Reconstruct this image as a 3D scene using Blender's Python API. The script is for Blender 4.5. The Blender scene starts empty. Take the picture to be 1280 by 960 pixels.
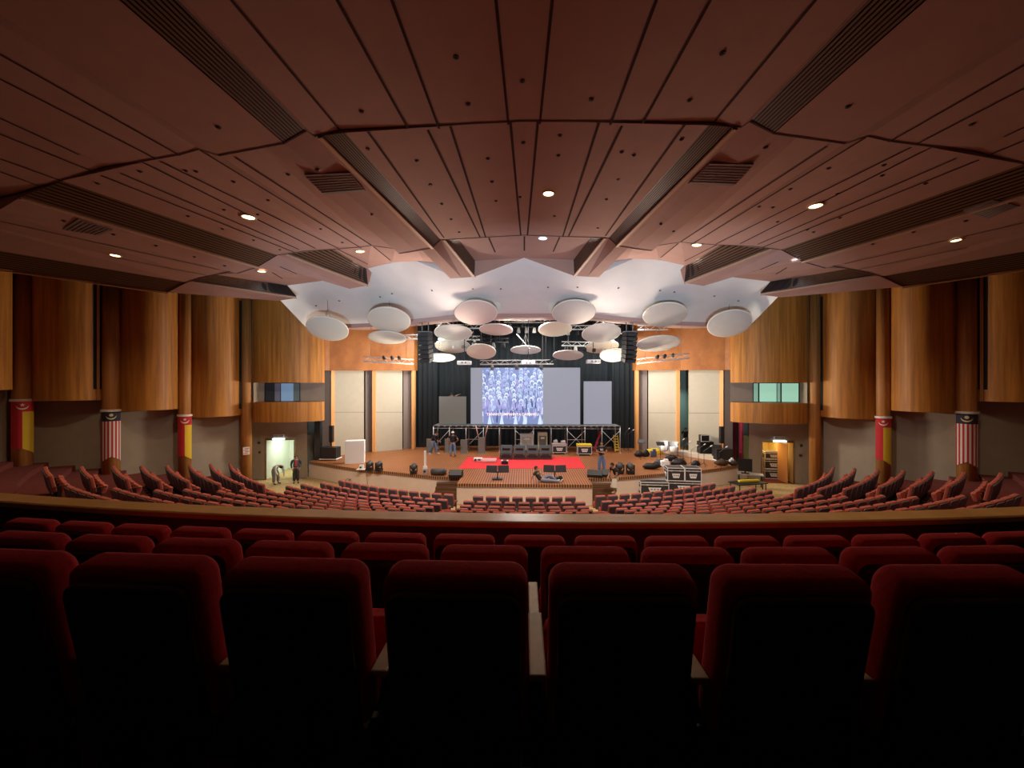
import bpy, bmesh, math, random
from mathutils import Vector, Matrix
random.seed(7)
PI=math.pi
E=6.1                     # eye height above the main floor
F=482.0; YAW=math.radians(1.8)
cs,sn=math.cos(YAW),math.sin(YAW)
sc=bpy.context.scene; C=sc.collection
# ---------------- camera, world, exposure ----------------
cam=bpy.data.objects.new('camera',bpy.data.cameras.new('camera')); C.objects.link(cam)
cam.location=(0,0,E); cam.rotation_euler=(PI/2,0,YAW)
cam.data.sensor_width=36; cam.data.lens=36*F/1280; cam.data.clip_start=.05; cam.data.clip_end=200
sc.camera=cam
w=bpy.data.worlds.new('world'); sc.world=w; w.use_nodes=True
w.node_tree.nodes['Background'].inputs[0].default_value=(1,.8,.7,1)
w.node_tree.nodes['Background'].inputs[1].default_value=0.0
sc.view_settings.view_transform='Standard'; sc.view_settings.look='None'
sc.view_settings.exposure=0.0; sc.view_settings.gamma=1; sc.view_settings.use_curve_mapping=False
def arealight(name,loc,target,size,power,color=(1,.93,.84),sy=None,spread=PI):
    l=bpy.data.lights.new(name,'AREA'); l.energy=power; l.color=color; l.size=size; l.spread=spread
    if sy: l.shape='RECTANGLE'; l.size_y=sy
    o=bpy.data.objects.new(name,l); C.objects.link(o); o.location=loc
    o.rotation_euler=(Vector(target)-Vector(loc)).to_track_quat('-Z','Y').to_euler(); return o
def spotlight(name,loc,target,power,color,ang=120,blend=.6,r=.15):
    l=bpy.data.lights.new(name,'SPOT'); l.energy=power; l.color=color; l.spot_size=math.radians(ang); l.spot_blend=blend; l.shadow_soft_size=r
    o=bpy.data.objects.new(name,l); C.objects.link(o); o.location=loc
    o.rotation_euler=(Vector(target)-Vector(loc)).to_track_quat('-Z','Y').to_euler(); return o
# rows of stage lanterns on the battens above the deck (wash downwards)
WH=(1,.94,.86)
for x in (-6.5,0,6.5):
    arealight('stage_wash',(x,25.4,10.2),(x,24.4,1),2.6,620,WH,1.0)
    arealight('stage_backwash',(x,28.4,9.6),(x,29.6,3),2.4,260,(.95,.97,1),.8)
# spots added out of view under the balcony front to brighten the soffit
for x in (-3.2,0,3.2):
    spotlight('balcony_fill_spot',(x,4.75,4.3),(x*3.0,21.5,9.6),6200,(.74,.88,1),48,.9,.15)
# added unseen spots along the deck edge, filling soffit, clouds and ceiling with cool light
for x,y in ((-8.4,22.6),(-5.9,22.0),(-1.5,20.6),(1.9,20.6),(4.6,21.6),(8.0,22.6)):
    spotlight('deck_fill_spot',(x,y,1.75),(x*1.10,20.4,10.8),70 if abs(x)<3 else 110,(.60,.82,1),84,.8,1.1)
for x in (-4.5,4.5):  # added fill for the ceiling; no such lamp on the stage
    arealight('ceiling_fill',(x,27.5,5.6),(x*1.2,17.0,12.2),2.0,95,(1,.76,.60),.8,spread=.75)
for s in (-1,1):
    arealight('side_fill',(s*4.0,26.6,5.6),(s*14,23.6,6.8),1.4,430,(1,.86,.66),.6,spread=2.2)  # invented fill for the side walls, without a fixture
    spotlight('front_fill_spot',(s*5.5,14.2,11.1),(s*4.8,20.6,0.6),2300,(1,.92,.84),70,.7,.2)  # spots put in to brighten the apron face
    spotlight('front_fill_spot',(s*6.5,14.4,11.1),(s*14.5,23.0,2.0),900,(1,.90,.78),56,.8,.2)  # likewise added, turned on the wall by the door

# ---------------- pixel helpers (hall frame: x right, y to the stage) ----------------
def ray(px):                      # ratio x/y in hall frame
    a=(px-640)/F
    return (a*cs-sn)/(a*sn+cs)
def V2H(x,d): return (x*cs-d*sn, x*sn+d*cs)
def P(px,py,d):                   # pixel at view depth d
    x,y=V2H((px-640)/F*d,d); return Vector((x,y,E-(py-480)/F*d))
def G(px,py,z):                   # pixel on horizontal plane z
    d=(E-z)*F/(py-480); return P(px,py,d)
def px2depth(x,y): return -x*sn+y*cs
def proj(v):
    x,y,z=v; X=x*cs+y*sn; D=-x*sn+y*cs
    return 640+F*X/D, 480-F*(z-E)/D, D
K=1/120
def Q(px,py,d0,k=K):              # pixel on the curved junction y=d0+k x^2
    r=ray(px); a=k*r*r
    y=(1-math.sqrt(max(0,1-4*a*d0)))/(2*a) if a>1e-9 else d0
    x=r*y; d=px2depth(x,y)
    return Vector((x,y,E-(py-480)/F*d))

# ---------------- materials ----------------
MT={}
def mat(name,col,rough=.6,metal=0,emit=0,ecol=None,spec=None,noise=0,nscale=8,stretch=(1,1,1),col2=None,bump=0,alpha=1,sheen=0):
    if name in MT: return MT[name]
    m=bpy.data.materials.new(name); m.use_nodes=True; nt=m.node_tree; b=nt.nodes['Principled BSDF']
    b.inputs['Base Color'].default_value=(*col,1); b.inputs['Roughness'].default_value=rough; b.inputs['Metallic'].default_value=metal
    if spec is not None: b.inputs['Specular IOR Level'].default_value=spec
    if emit: b.inputs['Emission Color'].default_value=(*(ecol or col),1); b.inputs['Emission Strength'].default_value=emit
    if sheen: b.inputs['Sheen Weight'].default_value=sheen
    if alpha<1: b.inputs['Alpha'].default_value=alpha
    if noise or bump or col2:
        tc=nt.nodes.new('ShaderNodeTexCoord'); mp=nt.nodes.new('ShaderNodeMapping'); mp.inputs['Scale'].default_value=stretch
        n=nt.nodes.new('ShaderNodeTexNoise'); n.inputs['Scale'].default_value=nscale; n.inputs['Detail'].default_value=5
        nt.links.new(tc.outputs['Object'],mp.inputs[0]); nt.links.new(mp.outputs[0],n.inputs[0])
        cr=nt.nodes.new('ShaderNodeValToRGB'); cr.color_ramp.elements[0].position=.3; cr.color_ramp.elements[1].position=.7
        c2=col2 or tuple(c*(1-noise) for c in col)
        cr.color_ramp.elements[0].color=(*c2,1); cr.color_ramp.elements[1].color=(*col,1)
        nt.links.new(n.outputs[0],cr.inputs[0]); nt.links.new(cr.outputs[0],b.inputs['Base Color'])
        if bump:
            bp=nt.nodes.new('ShaderNodeBump'); bp.inputs['Strength'].default_value=bump; bp.inputs['Distance'].default_value=.02
            nt.links.new(n.outputs[0],bp.inputs['Height']); nt.links.new(bp.outputs[0],b.inputs['Normal'])
    MT[name]=m; return m
def stripes(name,c1,c2,period,frac=.5,axis='X',rough=.5,extra=None):
    if name in MT: return MT[name]
    m=bpy.data.materials.new(name); m.use_nodes=True; nt=m.node_tree; b=nt.nodes['Principled BSDF']; b.inputs['Roughness'].default_value=rough
    tc=nt.nodes.new('ShaderNodeTexCoord'); sx=nt.nodes.new('ShaderNodeSeparateXYZ'); nt.links.new(tc.outputs['Object'],sx.inputs[0])
    d=nt.nodes.new('ShaderNodeMath'); d.operation='DIVIDE'; d.inputs[1].default_value=period; nt.links.new(sx.outputs[axis],d.inputs[0])
    fr=nt.nodes.new('ShaderNodeMath'); fr.operation='FRACT'; nt.links.new(d.outputs[0],fr.inputs[0])
    g=nt.nodes.new('ShaderNodeMath'); g.operation='GREATER_THAN'; g.inputs[1].default_value=frac; nt.links.new(fr.outputs[0],g.inputs[0])
    mx=nt.nodes.new('ShaderNodeMix'); mx.data_type='RGBA'; nt.links.new(g.outputs[0],mx.inputs[0]); mx.inputs[6].default_value=(*c1,1); mx.inputs[7].default_value=(*c2,1)
    n=nt.nodes.new('ShaderNodeTexNoise'); n.inputs['Scale'].default_value=.7; n.inputs['Detail'].default_value=6; nt.links.new(tc.outputs['Object'],n.inputs[0])
    m2=nt.nodes.new('ShaderNodeMix'); m2.data_type='RGBA'; m2.blend_type='MULTIPLY'; m2.inputs[0].default_value=.6
    nt.links.new(mx.outputs[2],m2.inputs[6]); nt.links.new(n.outputs[0],m2.inputs[7])
    br=nt.nodes.new('ShaderNodeMix'); br.data_type='RGBA'; br.inputs[0].default_value=.5; nt.links.new(mx.outputs[2],br.inputs[6]); nt.links.new(m2.outputs[2],br.inputs[7])
    nt.links.new(br.outputs[2],b.inputs['Base Color']); MT[name]=m; return m
def wood(name,c1,c2,sx=6,sz=.25,rough=.55):
    if name in MT: return MT[name]
    m=bpy.data.materials.new(name); m.use_nodes=True; nt=m.node_tree; b=nt.nodes['Principled BSDF']; b.inputs['Roughness'].default_value=rough
    tc=nt.nodes.new('ShaderNodeTexCoord'); mp=nt.nodes.new('ShaderNodeMapping'); mp.inputs['Scale'].default_value=(sx,sx,sz)
    n=nt.nodes.new('ShaderNodeTexNoise'); n.inputs['Scale'].default_value=1.0; n.inputs['Detail'].default_value=8; n.inputs['Roughness'].default_value=.65
    nt.links.new(tc.outputs['Object'],mp.inputs[0]); nt.links.new(mp.outputs[0],n.inputs[0])
    cr=nt.nodes.new('ShaderNodeValToRGB'); cr.color_ramp.elements[0].position=.32; cr.color_ramp.elements[0].color=(*c1,1)
    cr.color_ramp.elements[1].position=.68; cr.color_ramp.elements[1].color=(*c2,1)
    nt.links.new(n.outputs[0],cr.inputs[0]); nt.links.new(cr.outputs[0],b.inputs['Base Color']); MT[name]=m; return m

M_ceil=mat('ceiling_plaster',(.44,.25,.205),.75,noise=.08,nscale=1.5,bump=.05)
M_shadeline=mat('ceiling_shade_line',(.045,.008,.006),.9)  # flat dark strips, recess shade painted in as colour
M_grille=mat('grille_slat',(.14,.07,.04),.5)
M_grillebk=mat('grille_back',(.02,.012,.01),.8)
M_edge=mat('beam_edge',(.55,.36,.24),.5)
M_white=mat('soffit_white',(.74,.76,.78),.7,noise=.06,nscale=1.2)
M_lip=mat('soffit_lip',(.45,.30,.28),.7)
M_vent=mat('ceiling_vent_grey',(.22,.18,.16),.6)
M_drum=wood('wall_veneer',(.30,.105,.015),(.60,.25,.042))
M_stagewood=wood('stage_veneer',(.30,.095,.018),(.48,.17,.035),1.2,.9)
M_col=wood('column_veneer',(.34,.13,.028),(.58,.26,.075),8,.3)
M_lower=mat('lower_wall',(.40,.33,.26),.8,noise=.1,nscale=2)
M_dark=mat('dark_void',(.006,.006,.007),.9)
M_beige=mat('acoustic_beige',(.54,.49,.39),.8,noise=.05,nscale=3)
M_mauve=mat('return_mauve',(.26,.21,.19),.8)
M_gold=mat('gold_fin',(.75,.36,.12),.4)
M_brown=mat('dark_brown',(.05,.03,.025),.7)
M_deck=stripes('stage_boards',(.52,.20,.065),(.18,.055,.018),.13,.55,'X')
M_deckw=stripes('stage_boards_side',(.50,.24,.10),(.06,.025,.012),.13,.55,'X')
M_face=mat('apron_face',(.80,.66,.58),.6,noise=.05,nscale=3)
M_riser=mat('riser_face',(.66,.56,.46),.6)
M_steps=stripes('step_wood',(.26,.12,.05),(.07,.03,.015),.09,.6,'Z')
M_frontcarpet=mat('front_carpet',(.62,.46,.22),.9,noise=.45,nscale=9,col2=(.36,.24,.10))
M_rake=mat('rake_carpet',(.20,.035,.03),.95,noise=.3,nscale=6)
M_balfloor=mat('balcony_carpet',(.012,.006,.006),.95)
M_rail=wood('rail_wood',(.70,.36,.10),(.92,.54,.20),2,2,.30)
M_railface=mat('rail_face',(.16,.018,.018),.8)
M_red=mat('seat_red',(.62,.024,.03),.95,noise=.25,nscale=60,bump=.1)
M_redmain=mat('seat_red_orange',(.44,.10,.07),.9)
M_shell=mat('seat_shell',(.05,.05,.046),.30)
M_shellmain=mat('seat_shell_grey',(.11,.11,.145),.5)
M_arm=wood('armrest_wood',(.42,.33,.20),(.56,.46,.30),9,9,.45)
M_black=mat('black_paint',(.012,.012,.014),.5)
M_cur=mat('stage_curtain',(.012,.016,.018),.95)
M_grey=mat('speaker_grey',(.06,.065,.07),.5)
M_mid=mat('mid_grey',(.20,.20,.20),.5)
M_alu=mat('aluminium',(.62,.62,.64),.35,metal=.6)
M_pipe=mat('pipe_white',(.80,.78,.74),.45)
M_disc=mat('cloud_disc',(.62,.60,.56),.6,noise=.05,nscale=3)
M_discrim=mat('cloud_rim',(.85,.82,.74),.5)
M_plate=mat('white_plate',(.85,.86,.88),.5)
M_redcarpet=mat('red_carpet',(.80,.03,.04),.85,noise=.1,nscale=5)
M_yellow=mat('yellow_plastic',(.85,.68,.05),.45)
M_pink=mat('pink_plastic',(.80,.08,.20),.45)
M_maroon=mat('maroon_curtain',(.22,.01,.035),.9)
M_glass=mat('booth_glass',(.05,.06,.07),.08,alpha=.35)
M_screen=mat('led_screen_grey',(.02,.02,.022),.5,emit=.30,ecol=(1,1,1.2))
M_screenL=mat('led_panel_unlit',(.16,.17,.155),.5,emit=.04,ecol=(1,1,.95))  # weak glow lifts the panel's grey although it is off

# ---------------- mesh helpers ----------------
class MB:
    def __init__(s): s.bm=bmesh.new(); s.mi=0
    def face(s,vs,mi=None,smooth=False):
        bv=[s.bm.verts.new(v) for v in vs]; f=s.bm.faces.new(bv); f.material_index=s.mi if mi is None else mi; f.smooth=smooth; return f
    def grid(s,rows,mi=None,smooth=True,closed=False):
        R=[[s.bm.verts.new(v) for v in r] for r in rows]
        for a,b in zip(R,R[1:]):
            n=len(a)
            for i in range(n if closed else n-1):
                j=(i+1)%n
                f=s.bm.faces.new((a[i],a[j],b[j],b[i])); f.material_index=s.mi if mi is None else mi; f.smooth=smooth
        return R
    def box(s,c,d,rz=0,rx=0,mi=None,bev=0,ry=0):
        m=Matrix.Translation(c)@Matrix.Rotation(rz,4,'Z')@Matrix.Rotation(ry,4,'Y')@Matrix.Rotation(rx,4,'X')@Matrix.Diagonal((d[0],d[1],d[2],1))
        r=bmesh.ops.create_cube(s.bm,size=1,matrix=m); fs={f for v in r['verts'] for f in v.link_faces}
        for f in fs: f.material_index=s.mi if mi is None else mi
        if bev:
            es={e for v in r['verts'] for e in v.link_edges}
            rr=bmesh.ops.bevel(s.bm,geom=list(es),offset=bev,segments=2,affect='EDGES',profile=.6)
            for f in rr['faces']: f.material_index=s.mi if mi is None else mi
        return s
    def tube(s,a,b,r,r2=None,seg=8,mi=None,cap=True):
        a=Vector(a); b=Vector(b); d=b-a; L=d.length
        if L<1e-6: return s
        m=Matrix.Translation((a+b)/2)@d.to_track_quat('Z','Y').to_matrix().to_4x4()
        rr=bmesh.ops.create_cone(s.bm,cap_ends=cap,segments=seg,radius1=r,radius2=r if r2 is None else r2,depth=L,matrix=m)
        for f in {f for v in rr['verts'] for f in v.link_faces}:
            f.material_index=s.mi if mi is None else mi
            if len(f.verts)==4: f.smooth=True
        return s
    def path(s,pts,r,seg=6,mi=None):
        for a,b in zip(pts,pts[1:]): s.tube(a,b,r,seg=seg,mi=mi)
        return s
    def lathe(s,prof,c=(0,0,0),seg=16,mi=None,m=None):
        rows=[]
        for r,z in prof:
            row=[Vector((r*math.cos(2*PI*i/seg),r*math.sin(2*PI*i/seg),z)) for i in range(seg)]
            row=[(m@v if m else v)+Vector(c) for v in row]; rows.append(row)
        s.grid(rows,mi,True,True); return s
    def ball(s,c,r,sc_=(1,1,1),mi=None,sub=2):
        m=Matrix.Translation(c)@Matrix.Diagonal((*sc_,1))
        rr=bmesh.ops.create_icosphere(s.bm,subdivisions=sub,radius=r,matrix=m)
        for f in {f for v in rr['verts'] for f in v.link_faces}: f.smooth=True; f.material_index=s.mi if mi is None else mi
        return s
    def prism(s,poly,y0,y1,mi=None,plane='XZ',bev=0,m=None):
        def mk(p,t):
            v=Vector((p[0],t,p[1])) if plane=='XZ' else (Vector((t,p[0],p[1])) if plane=='YZ' else Vector((p[0],p[1],t)))
            return m@v if m else v
        a=[s.bm.verts.new(mk(p,y0)) for p in poly]; b=[s.bm.verts.new(mk(p,y1)) for p in poly]
        fs=[s.bm.faces.new(a),s.bm.faces.new(b[::-1])]; n=len(a); caps=list(fs)
        for i in range(n): fs.append(s.bm.faces.new((a[i],b[i],b[(i+1)%n],a[(i+1)%n])))
        for f in fs: f.material_index=s.mi if mi is None else mi
        if bev:
            es=[e for f in caps for e in f.edges]
            rr=bmesh.ops.bevel(s.bm,geom=es,offset=bev,segments=2,affect='EDGES',profile=.6)
            for f in rr['faces']: f.material_index=s.mi if mi is None else mi; f.smooth=True
        return s
    def build(s,name,mats,parent=None,loc=None,rz=0):
        bmesh.ops.recalc_face_normals(s.bm,faces=s.bm.faces)
        me=bpy.data.meshes.new(name); s.bm.to_mesh(me); s.bm.free()
        for m in (mats if isinstance(mats,(list,tuple)) else [mats]): me.materials.append(m)
        o=bpy.data.objects.new(name,me); C.objects.link(o)
        if parent is not None: o.parent=parent
        if loc is not None: o.location=loc
        if rz: o.rotation_euler=(0,0,rz)
        return o
def T(name,label,cat,loc=(0,0,0),rz=0,group=None):
    o=bpy.data.objects.new(name,None); C.objects.link(o); o.location=loc; o.rotation_euler=(0,0,rz); o.empty_display_size=.1
    o['label']=label; o['category']=cat
    if group: o['group']=group
    return o
def tag(o,label,cat,group=None):
    o['label']=label; o['category']=cat
    if group: o['group']=group
    return o
def S(o): o['kind']='structure'; return o
def dup(root,loc,rz,label,group=None):
    r=root.copy(); C.objects.link(r); r.location=loc; r.rotation_euler=(0,0,rz); r['label']=label
    if group: r['group']=group
    for ch in KIDS[root.name]:
        c=ch.copy(); C.objects.link(c); c.parent=r
    return r
KIDS={}
def reg(root,kids): KIDS[root.name]=kids; return root
def text(name,body,size,m,parent=None,loc=(0,0,0),rot=(PI/2,0,0),ext=.004,bold=0):
    cu=bpy.data.curves.new(name,'FONT'); cu.body=body; cu.size=size; cu.align_x='CENTER'; cu.align_y='CENTER'; cu.extrude=ext; cu.offset=bold
    o=bpy.data.objects.new(name,cu); C.objects.link(o); bpy.context.view_layer.update()
    me=bpy.data.meshes.new_from_object(o.evaluated_get(bpy.context.evaluated_depsgraph_get())); bpy.data.objects.remove(o)
    me.materials.clear(); me.materials.append(m)
    o=bpy.data.objects.new(name,me); C.objects.link(o); o.location=loc; o.rotation_euler=rot
    if parent is not None: o.parent=parent
    return o
ORD=['first','second','third','fourth','fifth','sixth','seventh','eighth','ninth','tenth','eleventh','twelfth','thirteenth','fourteenth','fifteenth','sixteenth','seventeenth','eighteenth','nineteenth','twentieth']
def ordn(i):
    return ORD[i] if i<20 else ('twenty-'+ORD[i-20] if i<29 else ('thirtieth' if i==29 else 'thirty-'+ORD[i-30]))

# ============================ CEILING ============================
def mir(v): return Vector((-v[0],v[1],v[2]))
D_A,D_B,D_C=8.63,15.3,18.2
def ext(px,py,vx=655,vy=440,t=9.0):   # pixel far up the line to the vanishing point
    return (vx+(px-vx)*t, vy+(py-vy)*t)
def backline(far,vpx,vpy,y0):          # horizontal-height line through far point whose picture passes the vanishing point
    # direction: level line reaching VP px at same height -> 3d point where height gives vpy
    h=far.z-E
    d=h*F/(480-vpy) if vpy<479 else 400
    V=P(vpx,vpy,d); t=(y0-far.y)/(V.y-far.y)
    return far+(V-far)*t
CEIL=MB(); 
def quad(mb,a,b,c,d,mi=0): mb.face([a,b,c,d],mi)
GR=[]   # grille quads (nearTop,farTop,nearBot,farBot)
def addquad(a0,a1,b0,b1,kind,both=True):
    for m in ((0,1) if both else (0,)):
        f=(lambda v:mir(v)) if m else (lambda v:v)
        A0,A1,B0,B1=f(a0),f(a1),f(b0),f(b1)
        if kind=='g': GR.append((A0,A1,B0,B1))
        else: CEIL.face([A0,A1,B1,B0],0)
def strip_edge(a0,a1,w=.07):
    for m in (0,1):
        f=(lambda v:mir(v)) if m else (lambda v:v)
        A,B=f(a0),f(a1); dv=(B-A).normalized(); s=dv.cross(Vector((0,0,1))).normalized()
        EDGE.append((A,B,s))
EDGE=[]; GRV=[]
def groove_shade(a,b,w=.09):
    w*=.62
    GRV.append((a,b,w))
# --- segment A (over the balcony) : far vertices in pixels, near found along the lines
A_far=[((655,152),'p'),((427,163),'p'),((394,171),'p'),((384,164),'g'),((356,180),'p'),((275,195),'p'),((250,187),'p'),((225,194),'p'),((197,199),'p'),((134,209),'p'),((78,226),'p'),((20,243),'p'),((-60,262),'p'),((-170,285),'e')]
pf=[Q(p[0],p[1],D_A) for p,_ in A_far]; pf[0].x=0
pn=[backline(v,655,440,-4.0) for v in pf]; pn[0].x=0
for i in range(len(pf)-1): addquad(pn[i],pf[i],pn[i+1],pf[i+1],A_far[i][1])
for (p,q) in (((425,162),(290,0)),((510,160),(422,0)),((549,160),(490,0)),((635.5,155),(620,0)),((225,194),(0,67)),((195,198),(0,98)),((134,209),(0,147)),((114,213),(0,167)),((78,226),(0,198)),((52,233),(0,214))):
    # dark strip for the recess shade, level with its far end
    a=Q(p[0],p[1],D_A); h=a.z-E
    q2=(p[0]+(q[0]-p[0])*1.0,p[1]+(q[1]-p[1])*1.0)
    d=h*F/(480-q2[1]); b=P(q2[0],q2[1],d); b=a+(b-a)*((-3.8-a.y)/(b.y-a.y)); groove_shade(a,b,.085)
# end faces of A (rise to the slab above)
for i in range(len(pf)-1):
    up=Vector((0,0,.6)); addquad(pf[i],pf[i]+up,pf[i+1],pf[i+1]+up,'p')
# --- segment B
B=[((655,151),(655,294),'p'),((431.6,166),(551,300),'g'),((400,170),(541,310),'p'),((384,163.5),(534,311.3),'p'),((356,179.5),(521,313.7),'p'),((332,184),(499,317),'p'),((328,184),(494,311),'p'),((275,194.5),(464,307),'p'),
   ((250,186.5),(450,309),'p'),((225,193.5),(425,311),'p'),((190,200),(380,314),'p'),((78,226),(347,319),'g'),((25,247),(322,334),'p'),((0,262),(297,342),'p'),((-20,258),(290,339),'p'),((-75,268),(252,347),'p'),((-140,290),(234,353),'g'),((-160,315),(209,366),'e')]
bf=[Q(f_[0],f_[1],D_B) for n_,f_,k in B]; bf[0].x=0
bn=[Q(n_[0],n_[1],D_A) for n_,f_,k in B]; bn[0].x=0
for i in range(len(bf)-1): addquad(bn[i],bf[i],bn[i+1],bf[i+1],B[i][2])
for i in range(len(bf)-1):
    up=Vector((0,0,.5)); addquad(bf[i],bf[i]+up,bf[i+1],bf[i+1]+up,'p')
def lerpy(a,b,y): return a+(b-a)*((y-a.y)/(b.y-a.y))
def Bground(n_,f_,fend=1.0):
    v=Q(f_[0],f_[1],D_B); q=Q(n_[0],n_[1],D_A); return q,v
for n_,f_ in (((460,164),(555,297)),((533,158),(600,296)),((563,157),(607,296)),((638,152),(651,294)),
              ((294,196),(464,306)),((250,187),(452,310)),((200,201),(425,311)),((178,202),(400,313)),((134,209),(380,314)),((114,214),(368,315)),
              ((0,276),(275,337)),((0,294),(259,344))):
    q,v=Bground(n_,f_); groove_shade(q,v,.10)
# --- segment C (in front of the white soffit)
Cn=[((655,294),(655,322),'p'),((572,297),(594,326),'g'),((555,299),(593,346),'p'),((551,300),(588,346.4),'p'),((541,309.5),(577,347.3),'p'),((527,312.5),(563,348),'p'),((522,313.5),(555,331),'p'),((499,316.5),(530,327),'p'),((494,310.5),(525,326),'p'),((464,306.5),(490,328),'p'),
    ((417,311),(458,336),'g'),((358,317.5),(460,357),'p'),((347,318.5),(450,358.5),'p'),((330,329),(437,361),'p'),((322,333.5),(428,352),'p'),((297,341.5),(410,350),'p'),((270,343),(358,357),'g'),((240,351.5),(371,372),'p'),((236,352.5),(368,373),'p'),((209,365.5),(347,376),'e')]
cf=[Q(f_[0],f_[1],D_C) for n_,f_,k in Cn]; cf[0].x=0
cn=[Q(n_[0],n_[1],D_B) for n_,f_,k in Cn]
cn[0].x=0
for i in range(len(cf)-1): addquad(cn[i],cf[i],cn[i+1],cf[i+1],Cn[i][2])
addquad(cf[0],cf[1],cf[0]+Vector((0,.02,0)),cf[2],'p')
addquad(cf[10],cf[10]+Vector((0,.6,.3)),cf[11],cf[11]+Vector((0,.6,1.0)),'p')
for n_,f_ in (((611,297),(619,315)),((655.5,295),(655.5,313)),((467,308),(488,325)),((422,311),(460,330)),((350,333),(371,342)),((340,340),(353,348))):
    a=Q(n_[0],n_[1],D_B); b=Q(f_[0],f_[1],D_C-.6); groove_shade(a,b,.10)
# edges of the grilles
for a,b in ((bn[2],bf[2]),(bn[12],bf[12]),(bn[17],bf[17]),(cn[2],cf[2]),(cn[11],cf[11]),(cn[17],cf[17])): strip_edge(a,b)
# risers that close the small steps between the segments
def loft(P1,P2):
    xs=sorted({round(v.x,4) for v in P1}|{round(v.x,4) for v in P2},reverse=True)
    lo=max(min(v.x for v in P1),min(v.x for v in P2)); xs=[x for x in xs if x>=lo]
    def at_(Pn,x):
        for a,b in zip(Pn,Pn[1:]):
            if b.x<=x<=a.x and a.x-b.x>1e-6: t=(a.x-x)/(a.x-b.x); return a.lerp(b,t)
        return min(Pn,key=lambda v:abs(v.x-x)).copy()
    for m in (0,1):
        f=(lambda v:mir(v)) if m else (lambda v:v)
        CEIL.grid([[f(at_(P1,x)) for x in xs],[f(at_(P2,x)) for x in xs]],0,False)
loft(pf,bn); loft(bf,cn)
from mathutils.bvhtree import BVHTree
CEIL.bm.normal_update(); bvh=BVHTree.FromBMesh(CEIL.bm)
EYE=Vector((0,0,E))
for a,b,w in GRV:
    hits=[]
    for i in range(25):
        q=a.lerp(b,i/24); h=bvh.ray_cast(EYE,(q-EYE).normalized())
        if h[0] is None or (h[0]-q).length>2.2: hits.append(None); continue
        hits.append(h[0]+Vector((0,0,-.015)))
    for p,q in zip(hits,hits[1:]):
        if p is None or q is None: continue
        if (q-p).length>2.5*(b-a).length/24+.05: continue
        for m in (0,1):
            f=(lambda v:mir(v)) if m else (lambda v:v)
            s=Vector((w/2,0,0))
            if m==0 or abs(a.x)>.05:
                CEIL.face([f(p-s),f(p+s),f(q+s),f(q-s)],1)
# outer hall ceiling above everything
CEIL.face([(-34,-6,E+9),(34,-6,E+9),(34,34,E+9),(-34,34,E+9)],2)
ceiling=S(CEIL.build('ceiling',[M_ceil,M_shadeline,M_brown]))
for k,(a0,a1,b0,b1) in enumerate(GR):
    g=MB(); n=9
    nrm=(a1-a0).cross(b0-a0).normalized()
    cen=Vector((0,8,E)); 
    if nrm.dot(cen-(a0+b1)/2)<0: nrm=-nrm
    bl=lambda u,v,o=0:(a0.lerp(a1,u)).lerp(b0.lerp(b1,u),v)-nrm*o
    U=[i/10 for i in range(11)]
    g.grid([[bl(u,-.0,.07) for u in U],[bl(u,1,.07) for u in U]],1,False)
    for i in range(n):
        t0=i/n; t1=t0+.62/n
        g.grid([[bl(u,t0) for u in U],[bl(u,t1) for u in U],[bl(u,t1,.05) for u in U]],0,False)
    S(g.build('trim_%d'%(k+1),[M_grille,M_grillebk]))
g=MB()
for A,B_,s in EDGE:
    r=[[A-s*.06,A+s*.06,A+s*.06-Vector((0,0,.05)),A-s*.06-Vector((0,0,.05))],[B_-s*.06,B_+s*.06,B_+s*.06-Vector((0,0,.05)),B_-s*.06-Vector((0,0,.05))]]
    g.grid(r,0,False,True)
S(g.build('trim_20',M_edge))
g=MB()  # dark strips in the same shade colour along the step edges
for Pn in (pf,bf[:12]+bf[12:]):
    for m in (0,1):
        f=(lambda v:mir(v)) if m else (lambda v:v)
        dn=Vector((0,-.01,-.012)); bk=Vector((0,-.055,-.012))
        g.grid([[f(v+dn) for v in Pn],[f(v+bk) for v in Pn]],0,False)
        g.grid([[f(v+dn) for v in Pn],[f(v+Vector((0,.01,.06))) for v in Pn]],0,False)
S(g.build('trim_19',M_shadeline))

# white curved soffit down to the stage opening
top=[(655,322),(624,334),(593,346),(563,344),(520,326),(500,327),(460,334),(425,340),(389,348),(359,357),(349,374)]
bot=[(655,392),(612,392),(568,393),(545,396),(525,398),(505,400),(462,404),(435,405),(415,404),(398,409),(387,414)]
tp=[Q(x,y,D_C+.05) for x,y in top]; bt=[Q(x,y,23.6,1/400) for x,y in bot]
tp[0].x=0; bt[0].x=0
rows=[]
for k in range(9):
    t=k/8; row=[]
    for a,b in zip(tp,bt):
        v=a.lerp(b,t); v.z+= -.35*math.sin(PI*t)*0; row.append(v)
    rows.append(row)
g=MB()
full=[[mir(v) for v in r[:0:-1]]+r for r in rows]
g.grid([[v+Vector((0,.0,1.3)) for v in full[0]],full[0]],0,False)
g.grid(full,0,True)
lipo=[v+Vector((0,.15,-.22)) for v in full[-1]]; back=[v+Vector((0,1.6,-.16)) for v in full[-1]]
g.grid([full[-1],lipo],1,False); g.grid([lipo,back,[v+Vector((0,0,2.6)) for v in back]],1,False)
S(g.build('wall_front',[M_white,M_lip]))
SOF=(tp,bt)

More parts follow.
